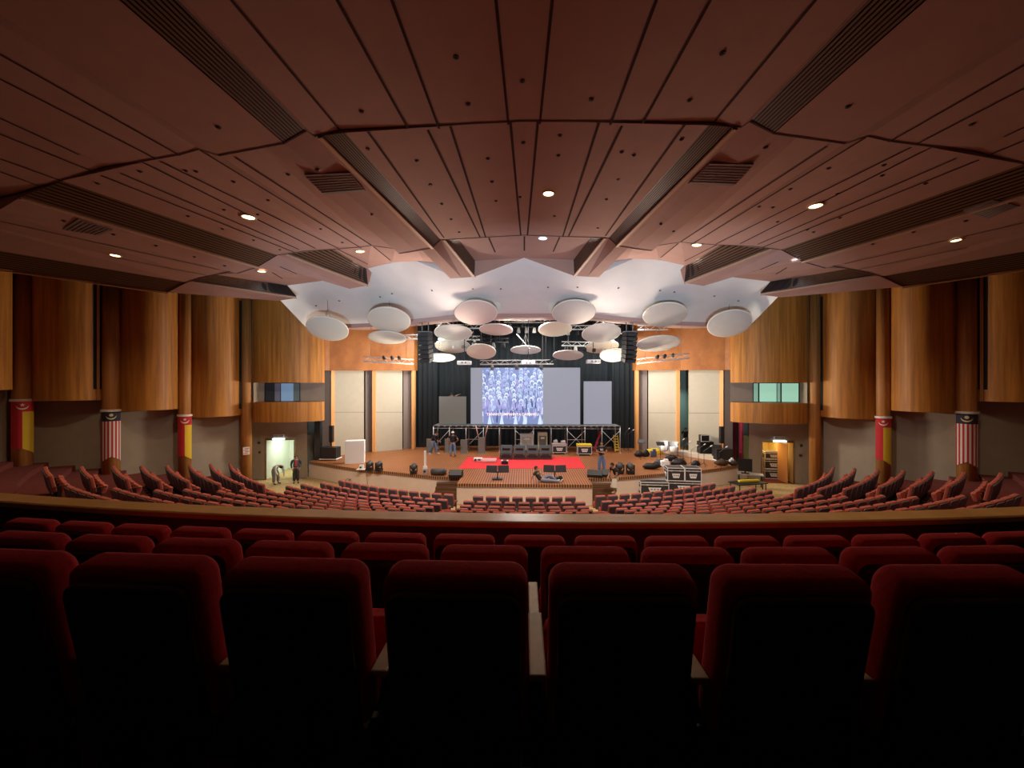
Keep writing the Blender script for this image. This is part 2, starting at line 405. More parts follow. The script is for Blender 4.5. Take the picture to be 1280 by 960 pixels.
# ============================ SIDE WALLS ============================
# polyline of the wall through the wooden columns; (px, view depth)
cols=[(28,17.7),(139,19.1),(231,21.2),(308,23.6)]
colp=[Vector((*V2H((p-640)/F*d,d),0)) for p,d in cols]
colp=[Vector((-22.5,12.2,0)),Vector((-23.5,7,0))][::-1]+colp   # two more, outside the frame
for side in (0,1):
    sg=(lambda v:mir(v)) if side else (lambda v:Vector(v))
    nm='right' if side else 'left'
    pts=[Vector((-23.5,-6,0))]+colp+[Vector((*V2H((322-640)/F*24.6,24.6),0)),Vector((*V2H((384-640)/F*24.9,24.9),0))]
    # lower wall
    g=MB(); z0,z1=0,E+9
    off=Vector((-.35,.1,0))
    for a,b in zip(pts,pts[1:]):
        n=Vector((-(b-a).y,(b-a).x,0)).normalized()*.45
        if a is pts[-2]: continue
        g.face([sg(a+n),sg(b+n),sg(b+n)+Vector((0,0,z1)),sg(a+n)+Vector((0,0,z1))],0)
    # last piece holds the door opening px 332-369, y 553-603
    a,b=pts[-2],pts[-1]; 
    def at(t,z): v=a.lerp(b,t); return sg(Vector((v.x,v.y,z)))
    t0,t1=.16,.76; dz=2.55
    g.face([at(-.6,0),at(t0,0),at(t0,z1),at(-.6,z1)],0); g.face([at(t1,0),at(1,0),at(1,z1),at(t1,z1)],0); g.face([at(t0,dz),at(t1,dz),at(t1,z1),at(t0,z1)],0)
    S(g.build('wall_'+nm,[M_lower]))
    DOOR=(a,b,t0,t1,dz)
    # corridor beyond the door
    g=MB(); nn=Vector((-(b-a).y,(b-a).x,0)).normalized()
    A=a.lerp(b,t0); B_=a.lerp(b,t1); L=3.2
    q=lambda v,k,z:sg(Vector((v.x,v.y,z))+nn*k)
    g.face([q(A,0,.004),q(B_,0,.004),q(B_,L,.004),q(A,L,.004)],1); g.face([q(A,0,dz),q(B_,0,dz),q(B_,L,dz),q(A,L,dz)],0)
    g.face([q(A,0,0),q(A,L,0),q(A,L,dz),q(A,0,dz)],0); g.face([q(B_,0,0),q(B_,L,0),q(B_,L,dz),q(B_,0,dz)],0); g.face([q(A,L,0),q(B_,L,0),q(B_,L,dz),q(A,L,dz)],0)
    cc=mat('corridor_cream',(.80,.84,.74),.6) if not side else mat('corridor_yellow',(.80,.60,.22),.6)
    S(g.build('wall_corridor_'+nm,[cc,M_frontcarpet if not side else M_rake]))
    mid=(A+B_)/2+nn*1.5
    pl=bpy.data.lights.new('corridor_light','AREA'); pl.energy=42 if not side else 40; pl.size=1.2; pl.color=(.9,1,.9) if not side else (1,.75,.35)
    po=bpy.data.objects.new('corridor_light',pl); C.objects.link(po); po.location=sg(Vector((mid.x,mid.y,dz-.06)))
    # door frame
    g=MB()
    for v in (A,B_): g.tube(sg(Vector((v.x,v.y,0))),sg(Vector((v.x,v.y,dz))),.06,seg=4)
    g.tube(sg(Vector((A.x,A.y,dz))),sg(Vector((B_.x,B_.y,dz))),.06,seg=4)
    S(g.build('trim_%d'%(21+side),mat('frame_wood',(.25,.14,.06),.5)))
# columns
def column(v,r,label):
    g=MB(); g.tube((0,0,0),(0,0,E+5.2),r,seg=20); o=g.build('wooden_column',M_col,loc=(v.x,v.y,0)); S(o); o.name='wall_column'; return o
for i,v in enumerate(colp):
    r=.33 if i<4 else .29
    for s in (0,1):
        u=mir(v) if s else v; column(u,r,'')
        # slim fins beside each column
        g=MB()
        n=Vector((-u.x,8-u.y,0)).normalized(); t=Vector((-n.y,n.x,0))
        zb_=E-(.1,.25,.25,.78,1.34,1.86)[i]; zt_=E+5.2
        for k in (-1,1): g.box((u+t*k*(r+.12)-n*.1)+Vector((0,0,(zb_+zt_)/2)),(.10,.22,zt_-zb_),math.atan2(t.y,t.x))
        S(g.build('trim_%d'%(30+i*2+s),M_col))
# curved wooden drums between the columns: (column i, column j, bottom z above floor, px)
def drum(a,b,zb,bulge,side,nm,slot=None,ztop=E+5.6,seg=18,matl=M_drum,inset=(0,0),gap=None):
    sg=(lambda v:mir(v)) if side else (lambda v:Vector(v))
    a2=a.lerp(b,inset[0]); b2=a.lerp(b,1-inset[1]); ch=b2-a2; n=Vector((ch.y,-ch.x,0)).normalized()
    def pt(t,z): 
        v=a2+ch*t+n*(bulge*(1-(2*t-1)**2)**.8+.02); return sg(Vector((v.x,v.y,z)))
    g=MB(); ts=[i/seg for i in range(seg+1)]
    segs=[(zb,ztop)] if gap is None else [(zb,gap[0]),(gap[1],ztop)]
    for (zl,zh) in segs:
        g.grid([[pt(t,zl) for t in ts],[pt(t,zh) for t in ts]],0,True)
        for z in ((zl,) if gap is None else (zl,zh)):
            vs=[pt(t,z) for t in ts]+[sg(Vector((*(b2-n*.45).xy,z))),sg(Vector((*(a2-n*.45).xy,z)))]
            g.face(vs,0)
        for t,e in ((0,a2),(1,b2)):
            g.face([pt(t,zl),pt(t,zh),sg(Vector((*(e-n*.45).xy,zh))),sg(Vector((*(e-n*.45).xy,zl)))],0)
    if slot:
        for (t0,t1,z0,z1) in slot:
            o=Vector((0,0,0))
            nn=sg(n*.02)
            g.grid([[pt(t0,z0)+nn,pt((t0+t1)/2,z0)+nn,pt(t1,z0)+nn],[pt(t0,z1)+nn,pt((t0+t1)/2,z1)+nn,pt(t1,z1)+nn]],1,False)
    ob=g.build(nm,[matl,M_dark]); return S(ob)
# bottoms estimated from the picture rows
dr=[(colp[1],colp[2],E-.25,1.0,None),(colp[2],colp[3],E-.78,.7,[(.90,.985,E-.25,E+5)]),(colp[3],colp[4],E-1.34,.9,None),(colp[4],colp[5],E-1.86,.75,[(.90,.985,E-1.5,E+5)])]
for side in (0,1):
    for i,(a,b,zb,bu,sl) in enumerate(dr):
        drum(a,b,zb,bu,side,'wall_drum_'+('right' if side else 'left'),sl,inset=(.10,.09))
    a=Vector((*V2H((316-640)/F*23.7,23.7),0)); b=Vector((*V2H((403-640)/F*24.4,24.4),0))
    drum(a,b,E-2.32,.75,side,'wall_box_'+('right' if side else 'left'),gap=(E-1.12,E+.08),ztop=E+5.6)
    sg=(lambda v:mir(v)) if side else (lambda v:Vector(v))
    # side booth: back wall, inside faces and glass
    ch=b-a; n=Vector((ch.y,-ch.x,0)).normalized(); g=MB()
    q=lambda t,k,z:sg(Vector((*(a+ch*t+n*k).xy,z)))
    z0,z1=E-1.12,E+.08
    g.face([q(0,-.5,z0),q(1,-.5,z0),q(1,-.5,z1),q(0,-.5,z1)],0)
    g.face([q(.02,-.5,z0),q(.02,.1,z0),q(.02,.1,z1),q(.02,-.5,z1)],0)
    S(g.build('wall_booth_'+('right' if side else 'left'),[M_lower]))
    g=MB()
    if not side: panes=[(.14,.27,mat('pane_dark',(.06,.07,.08),.2)),(.27,.35,mat('pane_pale',(.30,.32,.45),.2)),(.36,.54,mat('pane_blue_reflection',(.25,.42,.62),.15,emit=.25,ecol=(.35,.55,.85))),(.54,.63,mat('pane_teal',(.22,.30,.30),.2))]  # blue pane glows to paint in a reflection on the glass
    else: panes=[(.08,.30,mat('pane_green',(.35,.65,.50),.3,emit=.55,ecol=(.42,.8,.6))),(.32,.36,mat('pane_greend',(.25,.45,.38),.3,emit=.3,ecol=(.42,.8,.6))),(.37,.60,mat('pane_green',(0,0,0))),(.62,.68,mat('pane_greend',(0,0,0)))]
    ms=[M_black]+[p[2] for p in panes]
    g.face([q(panes[0][0]-.02,-.42,z0),q(panes[-1][1]+.01,-.42,z0),q(panes[-1][1]+.01,-.42,z1),q(panes[0][0]-.02,-.42,z1)],0)
    for k,(u0,u1,m_) in enumerate(panes): g.face([q(u0,-.40,z0+.04),q(u1,-.40,z0+.04),q(u1,-.40,z1-.04),q(u0,-.40,z1-.04)],k+1)
    S(g.build('window_%d'%(side+1),ms))
    # top filler wall above the box behind the soffit
# ============================ FLOOR ============================
RC=36.0; R0=18.5; Yc=36.0
def rise(r):
    t=max(0,r-R0-.3)
    return .039*t*t if t<3.33 else .43+.26*(t-3.33)
def rakepoint(r,a): return Vector((r*math.sin(a),Yc-r*math.cos(a),rise(r)))
g=MB(); g.face([(-24,-6,-.02),(24,-6,-.02),(24,34,-.02),(-24,34,-.02)],0); S(g.build('floor',M_frontcarpet))
g=MB()
for k in range(0,15):
    ra=R0+.3+k*.9-.45; rb=ra+.9; z=rise(R0+.9*k+.3); 
    As=[math.radians(-58+i*116/48) for i in range(49)]
    if k==0: continue
    if k<=3: As=[math.radians(-35+i*70/48) for i in range(49)]
    zp=rise(R0+.9*(k-1)+.3)
    g.grid([[Vector((ra*math.sin(t),Yc-ra*math.cos(t),zp)) for t in As],[Vector((ra*math.sin(t),Yc-ra*math.cos(t),z)) for t in As],[Vector((rb*math.sin(t),Yc-rb*math.cos(t),z)) for t in As]],0,False)
S(g.build('floor_rake',M_rake))
def floorz(r):   # height of the tread a seat stands on
    k=round((r-R0)/.9); return rise(R0+.9*k+.3) if k>0 else 0
# ============================ STAGE ============================
ZS=1.05
edge=[(572,597),(545,595.5),(510,592),(480,588.8),(450,586.3),(420,582),(400,578.7),(386,576.2)]
ep=[G(x,y,ZS) for x,y in edge]
ep[0]=Vector((-3.42,20.75,ZS))
left_edge=ep
thr=[Vector((-3.42,19.45,ZS)),Vector((3.42,19.45,ZS))]
wallL=[G(386,574.5,ZS),G(415,569.5,ZS),G(424,568,ZS),G(465,565,ZS),G(518,561,ZS)]
out=[mir(v) for v in left_edge[::-1]][:]                  # right side from outer to inner
poly=[Vector((-13.6,31.5,ZS))]+[Vector((-13.6,left_edge[-1].y+.6,ZS))]+left_edge[::-1]+[thr[0],thr[1]]+[mir(v) for v in left_edge]+[Vector((13.6,left_edge[-1].y+.6,ZS)),Vector((13.6,31.5,ZS))]
g=MB(); g.face([Vector((v.x,v.y,ZS)) for v in poly],0)
rim=poly[2:-2]
g.grid([rim,[v-Vector((0,0,.16)) for v in rim]],1,False)
S(g.build('floor_stage',[M_deck,M_deckw]))
g=MB()
def inn(v): return v
low=[v-Vector((0,0,.16)) for v in rim]; 
g.grid([low,[Vector((v.x,v.y,0)) for v in low]],0,False)
g.grid([[v+Vector((0,-.02,.0)) for v in low],[v+Vector((0,-.02,-.04)) for v in low]],1,False)
S(g.build('wall_apron',[M_face,mat('apron_trim',(.25,.16,.16),.5)]))
# steps on both sides of the thrust
for s in (-1,1):
    g=MB(); n=5
    for i in range(n):
        h=ZS*(n-i)/(n+1)
        g.box((s*(3.42+.62),20.52-.13-.24*i,h/2),(1.2,.24,h))
    o=g.build('stage_steps',M_steps); tag(o,'brown timber steps up to the stage beside the '+('white box side' if s<0 else 'flight case side')+' of the thrust','steps')
# proscenium side towers : zigzag panels
tw=[((403,572),(415,570),M_brown),((415,570),(418.5,569.5),M_gold),((418.5,569.5),(455,566),M_beige),((455,566),(466,565),M_mauve),((466,565),(470,564.7),M_gold),((470,564.7),(503,562),M_beige),((503,562),(515,561.2),M_mauve),((515,561.2),(518.5,561),M_gold)]
for s in (0,1):
    sg=(lambda v:mir(v)) if s else (lambda v:Vector(v)); g=MB(); ms=[M_brown,M_gold,M_beige,M_mauve,M_stagewood,M_dark]
    zt=E+.35*24/24
    hdr=lambda v:(480-463)/F*px2depth(v.x,v.y)+E
    for (a,b,m) in tw:
        va,vb=G(a[0],a[1],ZS),G(b[0],b[1],ZS); mi=ms.index(m)
        ha,hb=hdr(va),hdr(vb)
        if s==1 and m is M_mauve and a[0]==455: continue
        if m is M_mauve: off=Vector((0,.25,0))
        elif m is M_gold: off=Vector((0,-.12,0))
        else: off=Vector((0,0,0))
        if s==1 and m is M_beige and a[0]==418.5:
            # backstage doorway beside the far panel
            pass
        va+=off; vb+=off
        g.face([sg(Vector((va.x,va.y,0))),sg(Vector((vb.x,vb.y,0))),sg(Vector((vb.x,vb.y,hb))),sg(Vector((va.x,va.y,ha)))],mi)
        if m is M_gold:
            for q in (va,vb): g.face([sg(Vector((q.x,q.y,0))),sg(Vector((q.x,q.y+.4,0))),sg(Vector((q.x,q.y+.4,hdr(q)))),sg(Vector((q.x,q.y,hdr(q))))],mi)
        # faint horizontal joint
        if m is M_beige: 
            zj=lambda v:E-(515-480)/F*px2depth(v.x,v.y)
            g.face([sg(Vector((va.x,va.y-.012,zj(va)))),sg(Vector((vb.x,vb.y-.012,zj(vb)))),sg(Vector((vb.x,vb.y-.012,zj(vb)-.03))),sg(Vector((va.x,va.y-.012,zj(va)-.03)))],3)
    # wooden head above
    hp=[G(403,572,ZS)+Vector((0,-.3,0)),G(415,570,ZS)+Vector((0,-.35,0)),G(466,565,ZS)+Vector((0,-.25,0)),G(518.5,561,ZS)+Vector((0,-.2,0))]
    lo=[sg(Vector((v.x,v.y,hdr(v)))) for v in hp]; hi=[sg(Vector((v.x,v.y,E+6.5))) for v in hp]; bk=[sg(Vector((v.x,v.y+.7,hdr(v)))) for v in hp]
    g.grid([bk,lo,hi],4,False)
    e=hp[-1]; g.face([sg(Vector((e.x,e.y,0+hdr(e)))),sg(Vector((e.x,e.y+1.5,hdr(e)))),sg(Vector((e.x,e.y+1.5,E+6.5))),sg(Vector((e.x,e.y,E+6.5)))],4)
    S(g.build('wall_proscenium_'+('right' if s else 'left'),ms))
# link wall between side wall and tower, with the gap to the wings
for s in (0,1):
    sg=(lambda v:mir(v)) if s else (lambda v:Vector(v)); g=MB()
    a=Vector((*V2H((393-640)/F*26.5,26.5),0)); b=G(404,572,ZS)+Vector((-.2,-.1,0)); 
    g.face([sg(Vector((a.x,a.y,0))),sg(Vector((b.x,b.y,0))),sg(Vector((b.x,b.y,E+6))),sg(Vector((a.x,a.y,E+6)))],0)
    c=a+Vector((-6,3.2,0)); d=a+Vector((-6,-1,0))
    g.face([sg(Vector((a.x-6,a.y+2.2,0))),sg(Vector((a.x,a.y+2.2,0))),sg(Vector((a.x,a.y+2.2,E))),sg(Vector((a.x-6,a.y+2.2,E)))],1)
    S(g.build('wall_wing_'+('right' if s else 'left'),[M_brown,mat('wing_pale',(.55,.62,.66),.7)]))
g=MB(); g.face([(9.7,32.2,0),(14.5,32.2,0),(14.5,32.2,E+1.5),(9.7,32.2,E+1.5)],0); S(g.build('wall_backstage',[mat('backstage_teal',(.25,.34,.31),.7)]))
l=bpy.data.lights.new('backstage_fill','AREA'); l.energy=60; l.size=.5; l.color=(.75,1,.92)  # light added so the figure in the doorway shows
o=bpy.data.objects.new('backstage_fill',l); C.objects.link(o); o.location=(11.8,31.0,E-.4)
# stage back: black curtain box with folds
g=MB()
def folds(a,b,z0,z1,amp,per,mi=0):
    L=(b-a).length; n=max(8,int(L/per*6)); dirv=(b-a)/L; nr=Vector((dirv.y,-dirv.x,0)); r0=[];r1=[]
    for i in range(n+1):
        t=i/n*L; o=nr*(amp*math.sin(t/per*2*PI)+amp*.4*math.sin(t*2.7+1)); p=a+dirv*t+o
        r0.append(Vector((p.x,p.y,z0))); r1.append(Vector((p.x,p.y,z1)))
    g.grid([r0,r1],mi,True)
folds(Vector((-10,31.3,0)),Vector((10,31.3,0)),ZS,E+7,.10,.5)
o=g.build('stage_curtain',M_cur); tag(o,'full width black pleated curtain hanging at the back of the stage','curtain')
for s in (-1,1):
    g=MB(); folds(Vector((s*6.9,30.6,0)),Vector((s*9.4,30.6,0)),ZS,E+5.5,.09,.4)
    o=g.build('wing_curtain',M_cur); tag(o,'black pleated leg curtain beside the '+('unlit olive grey panel' if s<0 else 'smaller violet grey screen'),'curtain')
g=MB(); 
for s in (-1,1): g.face([(s*9.6,30,0),(s*9.6,33,0),(s*9.6,33,E+8),(s*9.6,30,E+8)],0)
g.face([(-17,33,0),(17,33,0),(17,33,E+8),(-17,33,E+8)],0)
S(g.build('wall_back_stage',M_dark))
g=MB(); g.face([(-34,-6,-1),(34,-6,-1),(34,-6,E+9),(-34,-6,E+9)],0); S(g.build('wall_rear',M_brown))

# ============================ BALCONY ============================
RB=38.0; YB=4.07+RB
def arcpt(rad,a,z): return Vector((rad*math.sin(a),YB-rad*math.cos(a),z))
As=[math.radians(-24+i*48/60) for i in range(61)]
zr=E-1.36
g=MB(); r0,r1=RB,RB+.27
prof=[(r0,zr-.06),(r0,zr-.012),(r0+.02,zr),(r1-.02,zr),(r1,zr-.012),(r1,zr-.06)]
g.grid([[arcpt(r,a,z) for a in As] for r,z in prof],0,False)
S(g.build('trim_50',M_rail))
g=MB(); g.grid([[arcpt(r0+.05,a,zr-.05) for a in As],[arcpt(r0+.05,a,E-3.4) for a in As]],0,False)
g.grid([[arcpt(r1-.05,a,zr-.05) for a in As],[arcpt(r1-.05,a,E-2.6) for a in As]],0,False)
S(g.build('wall_balcony',M_railface))
g=MB()
rows_b=[(2.96,E-2.17),(2.07,E-1.88),(1.27,E-1.60)]
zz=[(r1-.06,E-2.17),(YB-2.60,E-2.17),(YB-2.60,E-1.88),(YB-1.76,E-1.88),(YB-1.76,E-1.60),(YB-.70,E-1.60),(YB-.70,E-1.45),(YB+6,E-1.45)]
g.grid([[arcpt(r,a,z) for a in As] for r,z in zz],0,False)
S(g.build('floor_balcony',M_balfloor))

# ---- balcony seat ----
def rr(w,h,r,seg=5,zb=0,rb=.03):
    pts=[]
    for cx,cz,a0,rad in ((w/2-r,zb+h-r,0,r),(-w/2+r,zb+h-r,PI/2,r),(-w/2+rb,zb+rb,PI,rb),(w/2-rb,zb+rb,1.5*PI,rb)):
        for i in range(seg+1):
            a=a0+PI/2*i/seg; pts.append((cx+rad*math.cos(a),cz+rad*math.sin(a)))
    return pts
def pillow(mb,w,h,r,y0,y1,b,zb,m,rb=.03,seg=8):
    o=rr(w,h,r,seg,zb,rb); cx,cz=0,zb+h/2; rows=[]
    ys=[(y0,b),(y0+b*.13,b*.5),(y0+b*.5,b*.13),(y0+b,0),(y1-b,0),(y1-b*.5,b*.13),(y1-b*.13,b*.5),(y1,b)]
    for y,i in ys:
        rows.append([m@Vector((x*(1-2*i/w),y,cz+(z-cz)*(1-2*i/h))) for x,z in o])
    R_=mb.grid(rows,0,True,True)
    for q in (R_[0],R_[-1]):
        f=mb.bm.faces.new(q if q is R_[0] else q[::-1]); f.material_index=0; f.smooth=False
def seat_proto(main):
    name='auditorium_seat' if main else 'balcony_seat'
    t=T(name,'x','seat'); kids=[]
    red=M_redmain if main else M_red; sh=M_shellmain if main else M_shell
    tilt=Matrix.Translation((0,0,.42))@Matrix.Rotation(math.radians(10),4,'X')
    W=.48 if main else .47; H=.58
    g=MB(); pillow(g,W,H,.055,-.025,.09,.03,0,tilt); kids.append(g.build('back_cushion',red,t))
    g=MB(); 
    pillow(g,W*(.93 if main else .90),H+(.035 if main else .035),.05,-.058,-.01,.014,-.06 if main else -.075,tilt)
    kids.append(g.build('back_shell',sh,t))
    g=MB(); g.prism(rr(W*.98,.29,.05),0,.12,bev=.03,m=Matrix.Translation((0,.16,.36))@Matrix.Rotation(math.radians(-16 if True else 0),4,'X'))
    kids.append(g.build('seat_cushion',red,t))
    g=MB(); g.box((0,.10,.20),(.06,.10,.40),bev=.008); g.box((0,.10,.015),(.20,.26,.03),bev=.008); g.box((0,.12,.40),(.44,.05,.05)); kids.append(g.build('pedestal',M_black,t))
    if main:
        for s in (1,):
            g=MB(); g.box((s*.283,.16,.60),(.05,.30,.025),bev=.006); g.box((s*.283,.12,.30),(.03,.10,.58)); kids.append(g.build('armrest',M_black,t))
    return reg(t,kids)
seatB=seat_proto(False); usedB=False
# free standing armrests between the balcony seats
armB=T('armrest_post','x','armrest')
g=MB(); g.box((0,.20,.615),(.058,.36,.022),bev=.006); k1=g.build('arm_pad',M_arm,armB)
g=MB(); g.box((0,.16,.30),(.028,.16,.60),bev=.004); k2=g.build('support',M_black,armB); reg(armB,[k1,k2]); usedA=False
rown=['row at the rail','middle row','row in front of the camera']
for ri,(d,zf) in enumerate(rows_b):
    rad=YB-d; x0=.055+(.27 if ri<2 else .27)
    ks=range(-9,9)
    pitch=.54; ofs={0:.08,1:.055+.27,2:.055+.27-.01}[ri]
    if ri==2: ofs=.316
    if ri==1: ofs=.325
    for k in ks:
        xa=ofs+k*pitch
        px,py,dd=proj((xa,d,zf+1))
        a=xa/rad
        if abs(px-655)>730+60*ri: continue
        p=arcpt(rad,a,zf); 
        n=k if k>=0 else -k-1
        sd='flight-case side' if k>=0 else 'white-box side'
        lab='dark red balcony seat, %s, %s from centre, %s'%(rown[ri],ordn(n),sd)
        gp='balcony seats'
        p+=Vector((0,.06,0))
        if not usedB:
            seatB.location=p; seatB.rotation_euler=(0,0,a); seatB['label']=lab; seatB['group']=gp; usedB=True
        else: dup(seatB,p,a,lab,gp)
        if ri<=2 and abs(xa)<2.2*(3-ri*.6):
            aa=(xa-pitch/2)/rad; q=arcpt(rad,aa,zf)
            lab='pale wooden armrest, %s, %s from centre, %s'%(rown[ri],ordn(n),'flight-case side' if k>=0 else 'white-box side')
            if not usedA:
                armB.location=q; armB.rotation_euler=(0,0,aa); armB['label']=lab; armB['group']='balcony armrests'; usedA=True
            else: dup(armB,q,aa,lab,'balcony armrests')

# ---- main hall seats ----
seatM=seat_proto(True); usedM=False; cand=[]
for k in range(0,12):
    r=R0+.9*k
    blocks=[]
    dc=.60/r
    half=(2.45+ .10*k)/r
    nC=int(round(2*half/dc)); st=-(nC-1)/2*dc
    for i in range(nC): blocks.append((st+i*dc,'centre',i,nC))
    a_in=half+ .95/r; lim=math.radians(28.6) if r>=22.0 else math.radians(34-(22-r)*.0)
    for s in (-1,1):
        n=int((lim-a_in)/dc)
        for i in range(n): blocks.append((s*(a_in+i*dc+.1/r),'L' if s<0 else 'R',i,n))
    if r>=22.0:
        xe=17.0
        a_end=math.asin(xe/r); a_s=math.radians(30.9)
        n=int((a_end-a_s)/dc)
        for s in (-1,1):
            for i in range(n): blocks.append((s*(a_end-i*dc),'LS' if s<0 else 'RS',i,n))
    for a,b,i,n in blocks:
        z=floorz(r); p=Vector((r*math.sin(a),Yc-r*math.cos(a),z))
        px,py,dd=proj(p+Vector((0,0,1.0)))
        if not(-12<px<1292): continue
        # hidden behind the balcony rail?
        u=Vector((p.x,p.y)); L=u.length; u/=L
        # ray from eye crosses rail inner circle
        bq=-2*u.y*YB; cq=YB*YB-RB*RB; t=(-bq-math.sqrt(max(0,bq*bq-4*cq)))/2
        zray=E+(p.z+1.0-E)*t/L
        vis=zray-zr
        if vis<.003: continue
        cand.append((vis,dd,a,b,i,n,k,p))
print('MAIN SEATS',len(cand))
cand.sort(key=lambda c:c[1]-c[0]*12)
blockname={'centre':'centre block','L':'block toward the white box','R':'block toward the flight cases','LS':'outer block under the wall flags, white-box side','RS':'outer block under the wall flags, flight-case side'}
rest=[]
for ci,(vis,dd,a,b,i,n,k,p) in enumerate(cand):
    if ci>=300: rest.append((p,a)); continue
    if b=='centre': pos='%s across'%ordn(i)
    elif b in 'LR': pos='%s from centre aisle'%ordn(i)
    else: pos='%s from the wall'%ordn(i)
    lab='small red auditorium seat, %s row, %s, %s'%(ordn(k),pos,blockname[b]) if b in('centre','L','R') else 'auditorium seat by the wall, %s-side flags, %s row, %s'%('white-box' if b=='LS' else 'flight-case',ordn(k),pos)
    if not usedM:
        seatM.location=p; seatM.rotation_euler=(0,0,a); seatM['label']=lab; seatM['group']='main hall seats'; usedM=True
    else: dup(seatM,p,a,lab,'main hall seats')
if rest:
    g=MB()
    tmp=[(ch.data,j) for j,ch in enumerate(KIDS[seatM.name])]
    mats=[M_redmain,M_shellmain,M_black,M_arm]
    for p,a in rest:
        mx=Matrix.Translation(p)@Matrix.Rotation(a,4,'Z')
        for me,j in tmp:
            mi=mats.index(me.materials[0]); vs=[g.bm.verts.new(mx@v.co) for v in me.vertices]
            for f in me.polygons:
                nf=g.bm.faces.new([vs[i] for i in f.vertices]); nf.material_index=mi; nf.smooth=f.use_smooth
    o=g.build('auditorium_seats',mats); o['kind']='stuff'; tag(o,'remaining red auditorium seats seen between the others near the balcony rail','seats')
#@@PART2@@
# ============================ PEOPLE ============================
def skin_mesh(name,verts,edges,radii,mats,parent,root=0,sub=1):
    me=bpy.data.meshes.new(name); me.from_pydata([tuple(v) for v in verts],edges,[]); me.materials.append(mats)
    o=bpy.data.objects.new(name,me); C.objects.link(o)
    if parent is not None: o.parent=parent
    md=o.modifiers.new('s','SKIN'); md.use_smooth_shade=True; md.branch_smoothing=.6
    sv=me.skin_vertices[0].data
    for i,r in enumerate(radii): sv[i].radius=r if isinstance(r,tuple) else (r,r); sv[i].use_root=(i==root)
    m2=o.modifiers.new('d','SUBSURF'); m2.levels=sub; m2.render_levels=sub
    bpy.context.view_layer.update()
    ev=o.evaluated_get(bpy.context.evaluated_depsgraph_get()); nm=bpy.data.meshes.new_from_object(ev)
    o.modifiers.clear(); o.data=nm; nm.materials.clear(); nm.materials.append(mats)
    for p in nm.polygons: p.use_smooth=True
    return o
BASE=dict(pelvis=(0,0,.95),waist=(0,0,1.08),chest=(0,0,1.30),neckb=(0,0,1.45),neck=(0,.01,1.52),head=(0,.015,1.60),top=(0,.0,1.69),
 sl=(-.18,0,1.41),sr=(.18,0,1.41),el=(-.25,-.02,1.13),er=(.25,-.02,1.13),wl=(-.27,.06,.89),wr=(.27,.06,.89),
 hl=(-.095,0,.91),hr=(.095,0,.91),kl=(-.11,.02,.50),kr=(.11,.02,.50),al=(-.12,-.02,.09),ar=(.12,-.02,.09),tl=(-.14,.14,.035),tr=(.14,.14,.035))
SKIN=mat('skin',(.42,.22,.14),.6)
